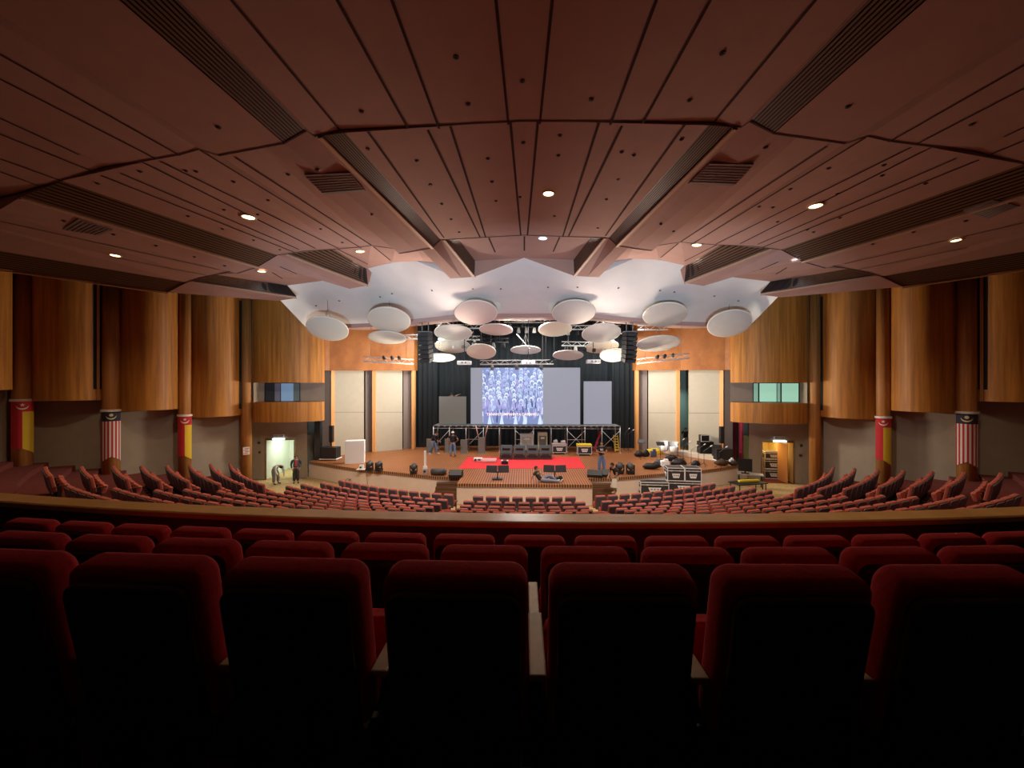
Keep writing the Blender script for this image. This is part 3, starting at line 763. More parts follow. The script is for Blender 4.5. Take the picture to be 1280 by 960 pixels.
def person(label,loc,rz,pose,shirt,trousers,hair=(.015,.012,.01),shoes=(.03,.03,.03),long_sleeve=False,cap=None,inner=None,scale=1,print_=False):
    J={k:Vector(v) for k,v in {**BASE,**pose}.items()}
    t=T('person',label,'person',loc,rz); t.scale=(scale*1.14,scale*1.14,scale)
    V=[];Ed=[];Rd=[];ix={}
    def add(k,p,r,par=None):
        ix[k]=len(V); V.append(Vector(p)); Rd.append(r)
        if par is not None: Ed.append((ix[par],ix[k]))
    add('pelvis',J['pelvis'],(.15,.11)); add('waist',J['waist'],(.135,.10),'pelvis'); add('chest',J['chest'],(.155,.11),'waist')
    add('neckb',J['neckb'],.075,'chest'); add('neck',J['neck'],.052,'neckb'); add('head',J['head'],(.078,.092),'neck'); add('top',J['top'],(.062,.078),'head')
    for s_ in 'lr':
        add('s'+s_,J['s'+s_],.062,'neckb'); add('e'+s_,J['e'+s_],.042,'s'+s_); add('w'+s_,J['w'+s_],.027,'e'+s_)
        d=(J['w'+s_]-J['e'+s_]).normalized(); up=Vector((0,1,0)) if abs(d.y)<.8 else Vector((0,0,1)); side=d.cross(up).normalized(); up=side.cross(d).normalized()
        add('p'+s_,J['w'+s_]+d*.075,(.034,.018),'w'+s_)
        P_=J['w'+s_]+d*.075
        for q,(o,L) in enumerate(((-.03,.062),(-.01,.074),(.011,.070),(.031,.055))):
            add('f%s%d'%(s_,q),P_+up*o+d*.028,.0095,'p'+s_); add('g%s%d'%(s_,q),P_+up*(o*1.15)+d*(.028+L*.55)+side*.008,.0088,'f%s%d'%(s_,q)); add('h%s%d'%(s_,q),P_+up*(o*1.15)+d*(.028+L*.95)+side*.024,.0078,'g%s%d'%(s_,q))
        add('t%s'%s_+'0',J['w'+s_]+d*.035+up*.034,.0115,'w'+s_); add('t%s'%s_+'1',J['w'+s_]+d*.075+up*.060+side*.012,.0095,'t%s'%s_+'0')
        add('h'+s_,J['h'+s_],.095,'pelvis'); add('k'+s_,J['k'+s_],.055,'h'+s_)
        add('c'+s_,J['k'+s_].lerp(J['a'+s_],.35),.052,'k'+s_); add('a'+s_,J['a'+s_],.035,'c'+s_); add('o'+s_,J['t'+s_],.032,'a'+s_)
    skin_mesh('body',V,Ed,Rd,SKIN,t)
    # shirt
    V=[J['pelvis'].lerp(J['waist'],-.15),J['waist'],J['chest'],J['neckb']-(J['neckb']-J['chest'])*.15]; Ed=[(0,1),(1,2),(2,3)]; Rd=[(.175,.13),(.155,.12),(.178,.13),.10]
    for s_ in 'lr':
        k=len(V); V.append(J['s'+s_]); V.append(J['s'+s_].lerp(J['e'+s_],.6)); Rd+= [.08,.066]; Ed+=[(3,k),(k,k+1)]
        if long_sleeve: V+= [J['e'+s_],J['e'+s_].lerp(J['w'+s_],.95)]; Rd+=[.055,.043]; Ed+=[(k+1,k+2),(k+2,k+3)]
    m_=mat('shirt_%d'%(hash(shirt)%9999),shirt,.85); so=skin_mesh('jacket' if inner else 'shirt',V,Ed,Rd,m_,t)
    if inner:
        g=MB(); a_=J['neckb']+Vector((0,.09,.0)); b_=J['waist']+Vector((0,.135,0)); c_=J['chest']+Vector((0,.145,0))
        g.grid([[v+Vector((-w_,0,0)),v+Vector((0,.012,0)),v+Vector((w_,0,0))] for v,w_ in ((a_,.03),(c_,.06),(b_,.055))],0,True); g.grid([[v+Vector((-w_,-.03,0)),v+Vector((0,-.03,0)),v+Vector((w_,-.03,0))] for v,w_ in ((a_,.03),(c_,.06),(b_,.055))],0,True)
        g.build('shirt',mat('shirt_red',inner,.8),t)
    if print_:
        g=MB(); f=J['chest']+Vector((0,.138,.0))
        for i_,(w_,z_) in enumerate(((.17,.03),(.13,-.01),(.15,-.05))): g.box(f+Vector((0,0,z_)),(w_,.012,.022))
        g.build('chest_print',M_plate,t)
    # trousers
    V=[J['pelvis'],J['pelvis'].lerp(J['waist'],.5)]; Ed=[(0,1)]; Rd=[(.165,.125),(.15,.115)]
    for s_ in 'lr':
        k=len(V); V+= [J['h'+s_],J['k'+s_],J['a'+s_].lerp(J['k'+s_],.05)]; Rd+=[.12,.088,.068]; Ed+=[(0,k),(k,k+1),(k+1,k+2)]
    skin_mesh('trousers',V,Ed,Rd,mat('trousers_%d'%(hash(trousers)%9999),trousers,.9),t)
    for s_ in 'lr':
        skin_mesh('shoe',[J['a'+s_]-Vector((0,.0,.03)),J['a'+s_].lerp(J['t'+s_],.5)-Vector((0,0,.01)),J['t'+s_]+(J['t'+s_]-J['a'+s_])*.3],[(0,1),(1,2)],[(.05,.05),(.045,.042),(.04,.035)],mat('shoe_%d'%(hash(shoes)%9999),shoes,.5),t,sub=1)
    hd=J['head']; ax=(J['top']-J['neck']).normalized(); q=ax.to_track_quat('Z','Y').to_matrix().to_4x4()
    fwd=Vector((0,1,0))
    g=MB(); 
    m=Matrix.Translation(hd+ax*.035-fwd*.018)
    g.lathe([(.004,.095),(.05,.082),(.080,.045),(.090,.0),(.086,-.035),(.070,-.07),(.05,-.085)],(0,0,0),14,0,m@q)
    for v in g.bm.verts:
        l=v.co-hd
        if l.dot(fwd)>.03 and l.dot(ax)<.055: v.co-=fwd*.05
    g.build('hair',mat('hair',hair,.7),t)
    if cap:
        g=MB(); g.lathe([(.004,.10),(.05,.092),(.088,.05),(.098,.01),(.097,0)],(0,0,0),14,0,Matrix.Translation(hd+ax*.045-fwd*.01)@q); g.box(hd+ax*.05+fwd*.12,(.13,.10,.012)); g.build('cap',mat('cap_white',cap,.7),t)
    g=MB()
    for x_ in (-.03,.03): g.ball(hd+Vector((x_,.079,.012)),.011,mi=1,sub=1); g.box(hd+Vector((x_,.083,.032)),(.03,.008,.006),mi=1)
    g.ball(hd+Vector((0,.095,-.012)),.013,(.8,1,1.4),0,1); g.box(hd+Vector((0,.086,-.045)),(.045,.01,.009),mi=2)
    for x_ in (-.085,.085): g.ball(hd+Vector((x_,-.005,0)),.022,(.4,.8,1.3),0,1)
    g.build('face',[SKIN,mat('eye_dark',(.02,.015,.012),.4),mat('lips',(.32,.11,.09),.5)],t)
    return t
def gv(px,py,z): v=G(px,py,z); return (v.x,v.y,z)
def face_to(v,tgt): return math.atan2(-(tgt[0]-v[0]),(tgt[1]-v[1]))
p=gv(370,603.5,0)
person('person in open dark blue jacket and red shirt standing by the hall door',p,face_to(p,(0,0)),dict(el=(-.235,-.07,1.15),wl=(-.19,.09,.94),er=(.235,-.07,1.15),wr=(.19,.09,.94),hl=(-.085,0,.91),hr=(.085,0,.91),kl=(-.085,.02,.50),kr=(.085,.02,.50),al=(-.09,-.02,.09),ar=(.09,-.02,.09),tl=(-.11,.14,.035),tr=(.11,.14,.035)),(.05,.09,.13),(.05,.045,.05),inner=(.55,.04,.08),long_sleeve=True,scale=.98)
p=gv(345,605,0)
person('person in pale grey-blue shirt bending forward in the hall doorway',p,face_to(p,(6,14)),dict(pelvis=(0,-.12,.90),waist=(0,-.02,1.02),chest=(0,.16,1.12),neckb=(0,.28,1.14),neck=(0,.35,1.13),head=(0,.42,1.10),top=(0,.49,1.08),sl=(-.18,.24,1.10),sr=(.18,.24,1.10),el=(-.22,.28,.82),er=(.22,.30,.82),wl=(-.16,.40,.62),wr=(.16,.42,.62),hl=(-.095,-.12,.87),hr=(.095,-.12,.87),kl=(-.11,.0,.48),kr=(.11,.0,.48)),(.55,.66,.66),(.20,.21,.22),long_sleeve=True)
p=gv(566,570.5,ZS)
person('person in black shirt, white cap and blue jeans, hands on hips, facing the screens',p,0,dict(el=(-.34,-.06,1.17),wl=(-.19,.02,1.0),er=(.34,-.06,1.17),wr=(.19,.02,1.0)),(.015,.018,.02),(.16,.28,.50),cap=(.8,.8,.78))
p=gv(541,567.5,ZS)
person('person in black jacket and jeans with white shoes stooping beside the scaffold',p,-1.9,dict(waist=(0,.02,1.07),chest=(0,.12,1.27),neckb=(0,.2,1.41),neck=(0,.25,1.47),head=(0,.3,1.53),top=(0,.33,1.62),sl=(-.18,.17,1.37),sr=(.18,.17,1.37),el=(-.22,.2,1.1),er=(.22,.26,1.12),wl=(-.2,.36,.96),wr=(.2,.45,1.0),kl=(-.11,.16,.52),al=(-.12,.22,.09),tl=(-.13,.38,.035),kr=(.11,-.02,.5),ar=(.12,-.24,.10),tr=(.13,-.10,.035)),(.012,.012,.014),(.14,.22,.36),shoes=(.8,.8,.8),long_sleeve=True)
p=gv(752,589.5,ZS)
person('person in black printed shirt and jeans standing with arms folded on the deck',p,face_to(p,(0,0)),dict(el=(-.25,.05,1.14),wl=(.03,.24,1.17),er=(.25,.05,1.14),wr=(-.04,.22,1.13)),(.014,.014,.018),(.13,.24,.50),print_=True)
p=gv(679,602.5,ZS); p=(p[0]-.05,p[1],ZS)
person('person in black shirt and grey jeans reclining on the deck, leaning back on one hand',p,-PI/2-.1,dict(pelvis=(0,-.05,.11),waist=(0,-.15,.23),chest=(0,-.24,.42),neckb=(0,-.29,.55),neck=(0,-.29,.62),head=(0,-.27,.70),top=(0,-.26,.79),sl=(-.18,-.29,.52),sr=(.18,-.29,.52),el=(-.24,-.08,.36),er=(.24,-.45,.28),wl=(-.14,.16,.30),wr=(.24,-.5,.05),hl=(-.095,0,.11),hr=(.095,0,.11),kl=(-.12,.34,.34),kr=(.12,.42,.12),al=(-.12,.62,.07),ar=(.1,.82,.07),tl=(-.13,.76,.10),tr=(.11,.90,.19)),(.02,.025,.02),(.20,.22,.30),shoes=(.75,.75,.75))
p=P(771,617,19.2); p=(p.x,p.y,p.z)
person('person in black shirt and khaki trousers stepping on the stage stairs, pale cloth in hand',p,face_to(p,(-9,14)),dict(waist=(0,.03,1.07),chest=(0,.12,1.25),neckb=(0,.18,1.38),neck=(0,.21,1.45),head=(0,.25,1.52),top=(0,.27,1.61),sl=(-.18,.16,1.34),sr=(.18,.16,1.34),el=(-.24,.16,1.06),er=(.24,.22,1.08),wl=(-.14,.30,.90),wr=(.10,.38,.92),kl=(-.11,.22,.55),al=(-.12,.12,.14),tl=(-.13,.27,.10)),(.014,.014,.016),(.36,.30,.20),shoes=(.5,.45,.38),scale=.95)
th=p
g=MB(); rows=[]
for i in range(7):
    z=.42-.07*i; r=.10+.012*i; rows.append([Vector((r*math.cos(a)*(1+.2*math.sin(3*a+i)),r*.6*math.sin(a)*(1+.2*math.sin(4*a+i)),z)) for a in [2*PI*k/12 for k in range(12)]])
g.grid(rows,0,True,True); o=g.build('cloth',mat('cloth_pale',(.75,.72,.62),.9),loc=(th[0]-.22,th[1]-.42,th[2]+.42)); tag(o,'pale cloth bundle held by the person stepping on the stage stairs','cloth')
p=gv(857,563,ZS)
person('person in black shirt and grey jeans standing in the dark backstage doorway',p,face_to(p,(3,20)),dict(el=(-.3,-.04,1.16),wl=(-.18,.12,1.05),er=(.28,.0,1.15),wr=(.2,.2,1.05)),(.012,.012,.014),(.22,.24,.28),scale=1.0)

# ============================ STAGE: screens and scaffold ============================
def panel(name,label,cat,x0,x1,y0,y1,d,m,th=.12,loctop=None):
    a=P(x0,y1,d); b=P(x1,y1,d); h=(y1-y0)/F*d; wd=(b-a).length; c=(a+b)/2; rz=math.atan2(b.y-a.y,b.x-a.x)*0
    t=T(name,label,cat,(c.x,c.y,c.z),rz)
    g=MB(); g.box((0,th/2+.01,h/2),(wd,th,h),bev=.01); g.build('housing',M_black,t)
    g=MB(); n=max(1,round(wd/.5)); k=max(1,round(h/.5))
    g.box((0,0,h/2),(wd-.02,.02,h-.02))
    dsp=g.build('display',m,t); return dsp,wd,h
scr,sw,sh=panel('led_screen','large violet-grey LED screen showing a blue crowd picture above the scaffold','screen',588,725,459.5,530.6,29.0,M_screen)
# the picture
x0=-sw/2+sw*(603-588)/137; x1=-sw/2+sw*(678.5-588)/137; pw=x1-x0
def emis(n,c,e=1): return mat(n,(c[0]*.2,c[1]*.2,c[2]*.2),.5,emit=e,ecol=c)
PM=[emis('pic_mid',(.21,.27,.52)),emis('pic_light',(.66,.78,.98)),emis('pic_dark',(.05,.07,.22)),emis('pic_violet',(.38,.36,.70)),emis('pic_pale',(.42,.52,.82))]
g=MB(); Y=-.013
g.face([(x0,Y,.02),(x1,Y,.02),(x1,Y,sh-.02),(x0,Y,sh-.02)],0)
def ell(cx,cz,rx,rz_,mi,y,n=12,a0=0,a1=2*PI):
    pts=[]
    for i in range(n):
        a=a0+(a1-a0)*i/(n-1 if a1-a0<6.2 else n); x=min(max(cx+rx*math.cos(a),x0),x1); z=min(max(cz+rz_*math.sin(a),.02),sh-.02); pts.append((x,y,z))
    if max(p[0] for p in pts)-min(p[0] for p in pts)>.02 and max(p[2] for p in pts)-min(p[2] for p in pts)>.02: g.face(pts,mi)
rnd=random.Random(3); yy=Y; nr=12
for r_ in range(nr):
    zc=sh*(.98-.050*r_); n=8+(r_%2)
    size=.125+.009*r_
    for i in range(n+1):
        yy-=.0001
        cx=x0+pw*(i+(.5 if r_%2 else 0)+rnd.uniform(-.3,.3))/n; cz=zc+rnd.uniform(-.11,.11); size*=rnd.uniform(.85,1.15)
        ell(cx,cz-size*1.9,size*1.35,size*1.5,rnd.choice((3,0,4,3)),yy); yy-=.0001
        ell(cx,cz,size*1.05,size*1.2,2,yy); yy-=.0001
        ell(cx,cz+.01,size*.92,size*1.05,rnd.choice((1,1,4)),yy); yy-=.0001
        ell(cx,cz-size*.25,size*.55,size*.62,rnd.choice((4,3,0)),yy); yy-=.0001
        ell(cx+size*.1,cz-size*.5,size*.3,size*.12,0,yy,6); ell(cx+size*.5,cz-size*1.5,size*.16,size*1.1,rnd.choice((1,2,1)),yy,8)
for i in range(80):   # folds of clothing and legs in the lower half
    yy-=.0001; cx=x0+pw*rnd.random(); z=sh*rnd.uniform(.06,.40); L=rnd.uniform(.3,.8); dx=rnd.uniform(-.12,.12)
    X=lambda v:min(max(v,x0),x1)
    g.face([(X(cx-.05),yy,max(.02,z-L/2)),(X(cx+.05),yy,max(.02,z-L/2)),(X(cx+dx+.035),yy,z+L/2),(X(cx+dx-.035),yy,z+L/2)],rnd.choice((1,3,4,3,2)))
for fx in (.12,.32,.55,.70,.95):
    yy-=.0001; cx=x0+pw*fx
    g.face([(max(x0,cx-.16),yy,.02),(min(x1,cx+.16),yy,.02),(cx+.02,yy,.75),(cx-.02,yy,.75)],1)
g.build('crowd_picture',PM,scr)
text('caption','TANAH TUMPAHNYA DARAHKU',.265,emis('caption_white',(1,.80,.78),1.1),scr,(x0+pw*.5,yy-.006,sh*.18),bold=.008)
panel('led_screen','smaller violet-grey LED screen beside the large one, flight-case side','screen',729.5,764.5,476.5,530.6,29.0,M_screen)
panel('led_wall','unlit olive grey LED panel on the scaffold, white-box side','screen',548.5,583,495.5,530.6,29.0,M_screenL)
ztop=P(640,531,29).z
sf=T('scaffold_platform','long low grey scaffold platform carrying the LED screens','scaffold',(0,0,0))
xa=P(540.5,540,28.4); xb=P(775,540,28.4); yfr=28.45; 
X0=P(540.5,540,28.4).x; X1=P(775,540,28.4).x
g=MB(); g.box(((X0+X1)/2,yfr+.8,ztop-.07),(X1-X0,1.6,.10)); 
g.build('deck',M_mid,sf)
g=MB(); n=32
for i in range(n): g.box((X0+(X1-X0)*(i+.5)/n,yfr-.012,ztop-.06),((X1-X0)/n*.62,.02,.09))
g.build('deck_edge_plates',M_black,sf)
legs=[540.6,561,582,604,624,644,667,689,709,731,752,774.5]
lx=[P(q,540,28.4).x for q in legs]
for x in lx:
    for dy in (0.03,1.5):
        g=MB(); g.tube((x,yfr+dy,ZS),(x,yfr+dy,ztop-.1),.03); g.box((x,yfr+dy,ZS+.01),(.14,.14,.02)); g.build('leg',M_alu,sf)
for i,(a,b) in enumerate(zip(lx,lx[1:])):
    g=MB()
    if i in (0,2,5,8,10): g.tube((a,yfr+.03,ZS+.35),(b,yfr+.03,ztop-.35),.018)
    if i in (5,8,10): g.tube((b,yfr+.03,ZS+.35),(a,yfr+.03,ztop-.35),.018)
    g.tube((a,yfr+.03,ztop-.22),(b,yfr+.03,ztop-.22),.018)
    if i in (2,5,8): g.tube((a,yfr+.03,ZS+.95),(b,yfr+.03,ZS+.95),.018)
    g.build('brace',M_alu,sf)
v=P(565.5,500,29.75)
g=MB(); g.box((0,0,.35),(1.1,.5,.70),bev=.02); g.box((0,0,.72),(1.2,.6,.05)); o=g.build('work_platform',M_mid,loc=(v.x,v.y,ztop+.0)); tag(o,'grey work platform behind the unlit olive panel','platform')
person('person in black shirt reaching over the top edge of the unlit olive panel',(v.x,v.y+.1,ztop+.745),PI*.98,dict(waist=(0,.06,1.07),chest=(0,.14,1.27),neckb=(0,.2,1.41),neck=(0,.24,1.47),head=(0,.28,1.54),top=(0,.30,1.63),sl=(-.18,.18,1.38),sr=(.18,.18,1.38),el=(-.34,.28,1.45),er=(.26,.26,1.18),wl=(-.50,.34,1.52),wr=(.18,.40,1.30)),(.03,.025,.03),(.05,.05,.06))
# grey boards and the like under the scaffold
for (px,py,w_,h_,lab) in ((536.8,566,.42,1.0,'slim grey board behind the stooping person'),(558.5,566,.30,1.0,'slim grey board beside the person in the white cap'),(580,567,.50,.98,'wide grey board under the unlit panel'),(602,567,.50,1.15,'tall grey board under the edge of the large screen')):
    v=G(px,py,ZS); g=MB(); g.box((0,0,h_/2+.03),(w_,.10,h_),bev=.01); g.box((0,0,.015),(w_*.9,.3,.03)); o=g.build('grey_panel',M_mid,loc=v); tag(o,lab+' on the stage','panel')
for k,(px,dx) in enumerate(((600.5,-.12),(604.5,.12))):
    v=G(px,566,ZS); v.y-=.14; g=MB(); g.tube((dx,0,1.15),(dx*2.6,0,2.0),.035); g.tube((0,0,0),(dx,0,1.15),.02); o=g.build('wrapped_pole',mat('pole_pink',(.75,.45,.42),.6),loc=v); tag(o,'pinkish pole leaning on the tall grey board, tilted '+('toward the white box' if dx<0 else 'toward the flight cases'),'pole')

# ============================ cases, speakers, lamps ============================
def case(label,loc,rz,w_,d_,h_,lid=None,legs=True,name='flight_case',castors=True,side_emblem=False,body=None,drawers=False):
    t=T(name,label,'case',loc,rz); z=.12 if castors else 0
    g=MB(); g.box((0,0,z+h_/2),(w_,d_,h_),bev=.015); g.build('body',body or mat('case_black',(.03,.035,.04),.5),t)
    g=MB(); e=.035
    for sx in (-1,1):
        for sy in (-1,1): g.box((sx*(w_/2-e/2+.006),sy*(d_/2-e/2+.006),z+h_/2),(e,e,h_+.01))
        for zz in (z+e/2,z+h_-e/2,z+h_*.78): g.box((sx*(w_/2-e/2+.006),0,zz),(e,d_,e))
    for sy in (-1,1):
        for zz in (z+e/2,z+h_-e/2,z+h_*.78): g.box((0,sy*(d_/2-e/2+.006),zz),(w_,e,e))
    g.build('edging',M_plate,t)
    if lid: g=MB(); g.box((0,0,z+h_-.055),(w_+.03,d_+.03,.13),bev=.01); g.build('lid',lid,t)
    g=MB(); 
    m=Matrix.Translation((0,-d_/2-.014,z+h_*.40))
    a=min(w_*.24,.34); b=h_*.17
    g.prism([(-a,b),(a,b),(a*.72,-b),(-a*.72,-b)],0,.012,0,m=m)
    if side_emblem: g2=MB(); g2.prism([(-a,b),(a,b),(a*.72,-b),(-a*.72,-b)],0,.012,0,m=Matrix.Translation((-w_/2-.014,0,z+h_*.4))@Matrix.Rotation(-PI/2,4,'Z')); g2.build('emblem_plate',[M_plate],t)
    for i_ in range(3): g.box((-.5*a+.5*a*i_,-d_/2-.018,z+h_*.42),(a*.3,.006,b*.5),mi=1)
    g.build('emblem_plate',[M_plate,M_mid],t)
    g=MB()
    for sx in (-.25,.25): g.box((sx*w_,-d_/2-.012,z+h_*.78),(.09,.02,.08),bev=.005)
    g.build('latch',M_alu,t)
    if castors:
        for sx in (-1,1):
            for sy in (-1,1):
                g=MB(); g.tube((sx*(w_/2-.08)-.02,sy*(d_/2-.08),.05),(sx*(w_/2-.08)+.02,sy*(d_/2-.08),.05),.05,seg=10); g.box((sx*(w_/2-.08),sy*(d_/2-.08),.10),(.05,.06,.04)); g.build('castor',M_plate if lid or sy<0 else M_mid,t)
    return t
M_caselid=mat('case_lid_grey',(.5,.5,.48),.5)
v=G(699,567.3,ZS); case('grey flight case with white edges and pale lid under the screen gap',v,0,1.0,.5,.62,lid=M_caselid)
v=G(730,568.8,ZS); case('flight case with bright yellow lid standing under the smaller screen',v,0,1.0,.6,.66,lid=M_yellow)
v=P(816.5,620.5,21.15); v.z=0; case('wide black flight case with white edges on the hall floor against the apron',v,-.06,1.5,.6,.66,side_emblem=True)
v=P(852,620.5,21.75); v.z=0; zc=0
c1=case('lower black flight case at the bottom of the tall stack by the apron',v,-.10,1.82,.8,.60,side_emblem=True)
v2=P(842.5,620.5,21.75); case('upper narrow white-fronted flight case on top of the stack, closer to the stage centre',(v2.x,v2.y+.0,.73),-.10,.90,.8,.72,side_emblem=True,castors=False)
v3=P(863.5,620.5,21.66); case('upper flight case on top of the stack, closer to the hall wall',(v3.x,v3.y,.73),-.10,.86,.8,.72,castors=False)
# white blocks of writing-like scuffs on top: small mixer on flight case
def equip(name,label,cat,px,py,w_,d_,h_,m,ZZ=ZS,rz=0,parts=()):
    v=G(px,py,ZZ); t=T(name,label,cat,v,rz); g=MB(); g.box((0,0,h_/2),(w_,d_,h_),bev=.02); g.build('housing',m,t)
    for (nm,c,dm,mm) in parts:
        g=MB(); g.box(c,dm,bev=min(dm)*.2); g.build(nm,mm,t)
    return t
def monitor(label,px,py):
    v=G(px,py,ZS+.016); t=T('stage_monitor',label,'speaker',v,0); g=MB(); g.prism([(-.42,0),(.35,0),(.35,.42),(-.42,.42)],-.42,.42,bev=.02,plane='YZ'); g.prism([(-.30,.42),(.35,.42),(.35,.86),(-.12,.86)],-.40,.40,plane='YZ',bev=.02); g.build('cabinet',M_grey,t)
    g=MB(); g.box((0,-.425,.22),(.66,.02,.22)); g.box((0,-.225,.63),(.52,.05,.26),rx=.38,bev=.01); g.build('grille',mat('grille_dark',(.02,.022,.025),.6),t)
    g=MB()
    for sx in (-.3,.3): g.box((sx,-.43,.33),(.10,.02,.05))
    g.build('handle',M_mid,t)
for k,px in enumerate((633,649.5,665.5,681.5)):
    monitor(['dark grey stage wedge speaker at the white-box end of the row on the red carpet','dark grey stage wedge speaker, second from the white-box end, on the red carpet','dark grey stage wedge speaker, second from the flight-case end, on the red carpet','dark grey stage wedge speaker at the flight-case end of the row by the carpet'][k],px,573)
# red carpet
q=[G(573,586,ZS),G(732.5,585.5,ZS),G(723,571.5,ZS),G(584.5,571.5,ZS)]
g=MB(); g.prism([(v.x,v.y) for v in q],ZS+.002,ZS+.014,plane='XY'); o=g.build('red_carpet',M_redcarpet); tag(o,'bright red carpet laid across the middle of the stage deck','carpet')
# blue-grey racks behind monitors
def rack(label,px,py,w_,h_,m,scr_m):
    v=G(px,py,ZS); t=T('equipment_rack',label,'rack',v,0)
    g=MB(); g.box((0,0,h_/2+.08),(w_,.6,h_),bev=.02); g.build('frame',m,t)
    g=MB(); g.box((0,-.31,h_*.62),(w_*.74,.03,h_*.5)); g.build('front_panel',scr_m,t)
    g=MB(); g.box((0,-.32,h_*.75),(w_*.4,.03,h_*.12)); g.build('drawer',M_plate,t)
    for sx in (-1,1): g=MB(); g.tube((sx*w_*.35-.02,-.2,.04),(sx*w_*.35+.02,-.2,.04),.04); g.tube((sx*w_*.35-.02,.2,.04),(sx*w_*.35+.02,.2,.04),.04); g.build('castor',M_black,t)
rack('pale blue-grey equipment rack under the scaffold behind the wedge speakers',658.5,563.5,1.0,1.25,mat('rack_blue',(.72,.78,.85),.5),mat('rack_front',(.45,.52,.50),.5))
rack('narrow pale green equipment rack under the scaffold beside the blue-grey one',678,563.5,.72,1.35,mat('rack_green',(.70,.74,.58),.5),mat('rack_front2',(.16,.17,.15),.5))
def small(name,label,cat,px,py,w_,d_,h_,m,z=ZS,rz=0,seed=1):
    v=G(px,py,ZS); v.z=z; g=MB(); g.box((0,0,h_/2),(w_,d_,h_),bev=min(w_,d_,h_)*.2); g.box((w_*.1,-d_*.1,h_*1.12),(w_*.5,d_*.5,h_*.3),bev=.01); o=g.build(name,m,loc=v,rz=rz); return tag(o,label,cat)
small('amplifier_box','small silver unit on the grey flight case, white-box side','box',694.5,567.3,.30,.3,.22,M_alu,ZS+.76)
small('amplifier_box','small silver unit on the grey flight case, flight-case side','box',704,567.3,.34,.3,.18,M_alu,ZS+.76)
# pink and yellow boards
v=G(747,562,ZS); g=MB(); g.box((0,0,.72),(.16,.06,1.5),ry=.33,bev=.02); o=g.build('pink_ramp',M_pink,loc=v); tag(o,'narrow bright pink board leaning on the scaffold behind the standing person','board')
v=G(770.5,565,ZS); t=T('yellow_ladder','yellow ladder-like ramp leaning upright at the end of the scaffold','ladder',v,0)
for sx in (-.15,.15): g=MB(); g.box((sx,0,.62),(.05,.07,1.3),ry=-.10,bev=.008); g.build('rail',M_yellow,t)
for i in range(6): g=MB(); g.box((-.01*(i-3)*2,0,.16+.2*i),(.30,.05,.07)); g.build('rung',M_yellow,t)
# moving head lights
def mhead(label,px,py,tall=1.0):
    v=G(px,py,ZS); t=T('moving_light',label,'stage light',v,random.uniform(-.4,.4)); k=tall
    g=MB(); g.box((0,0,.07*k),(.36*k,.34*k,.14*k),bev=.02); g.build('base',M_black,t)
    g=MB()
    for sx in (-1,1): g.box((sx*.19*k,0,.30*k),(.05*k,.14*k,.34*k),bev=.015)
    g.box((0,0,.155*k),(.40*k,.14*k,.04*k),bev=.01); g.build('yoke',M_black,t)
    g=MB(); g.lathe([(.02,-.17),(.12,-.16),(.155,-.08),(.16,.05),(.145,.16),(.05,.165),(.0,.16)],(0,0,.38*k),16,0,Matrix.Rotation(-1.1,4,'X')@Matrix.Scale(k,4)); g.build('lamp_head',M_grey,t)
mhead('black moving light on the deck beside the white box',462,588)
mhead('black moving light second along from the white box',473.5,588.5)
mhead('black moving light on the deck beside the slim white column',517,592)
mhead('black moving light upright behind the person on the stage stairs',775,592,1.1)
mhead('round black moving light farthest along the deck edge from the stairs',788,592.5,1.1)
# white column light with base unit
v=G(531.5,593,ZS); t=T('column_light','slim white column on a silver base unit at the deck edge','column',v)
g=MB(); g.box((0,0,.17),(.28,.28,.34),bev=.03); g.build('base',M_alu,t)
g=MB(); g.box((0,0,.40),(.20,.20,.14),bev=.02); g.build('collar',M_plate,t)
g=MB(); g.box((0,0,.47+.42),(.12,.10,.86),bev=.02); g.build('post',M_plate,t)
g=MB(); g.ball((0,-.13,.2),.07); g.build('lens',M_black,t)
def wedge(label,px,py,w_=.6,m=M_grey):
    v=G(px,py,ZS); t=T('floor_wedge',label,'speaker',v,random.uniform(-.2,.2)); g=MB(); g.prism([(-.24,0),(.26,0),(.22,.34),(-.06,.40),(-.24,.14)],-w_/2,w_/2,plane='YZ',bev=.02); g.build('cabinet',m,t)
    g=MB(); g.box((0,-.165,.265),(w_*.9,.02,.30),rx=-.60); g.build('grille',M_black,t)
g=MB(); v=G(548.5,594,ZS); g.tube((-.42,0,.19),(.34,0,.19),.18,seg=18); g.box((0,0,.02),(.6,.2,.04)); g.tube((.34,0,.19),(.42,0,.19),.14,seg=18); o=g.build('rolled_case',M_grey,loc=v); tag(o,'grey rolled cylinder lying on the deck beside the slim white column','roll')
wedge('low black wedge speaker on the deck beside the rolled cylinder',570,596,.72,M_black)
wedge('low black wedge speaker on the deck in front of the standing person',743.5,596,.8,M_black)
wedge('small black wedge speaker right behind the person on the stage stairs',755.5,595.5,.5,M_black)
# twin panel stands near the front of the thrust
def twin(label,px,py):
    v=G(px,py,ZS); t=T('music_stand_pair',label,'stand',v)
    g=MB(); g.tube((0,0,.05),(0,0,.42),.03); g.box((0,0,.03),(.55,.30,.06),bev=.02); g.tube((-.35,0,.42),(.35,0,.42),.025); g.build('stand',M_black,t)
    for sx in (-1,1): g=MB(); g.box((sx*.31,0,.56),(.58,.05,.38),rx=-.35,rz=sx*.12,bev=.012); g.build('panel',mat('panel_black',(.02,.02,.028),.4),t)
twin('black twin-panel low stand at the front of the deck, white-box side',622,599.5)
twin('black twin-panel low stand behind the reclining person',693.5,599)
small('foot_unit','small black floor unit at the feet of the reclining person','box',699.5,601,.34,.3,.2,M_black)
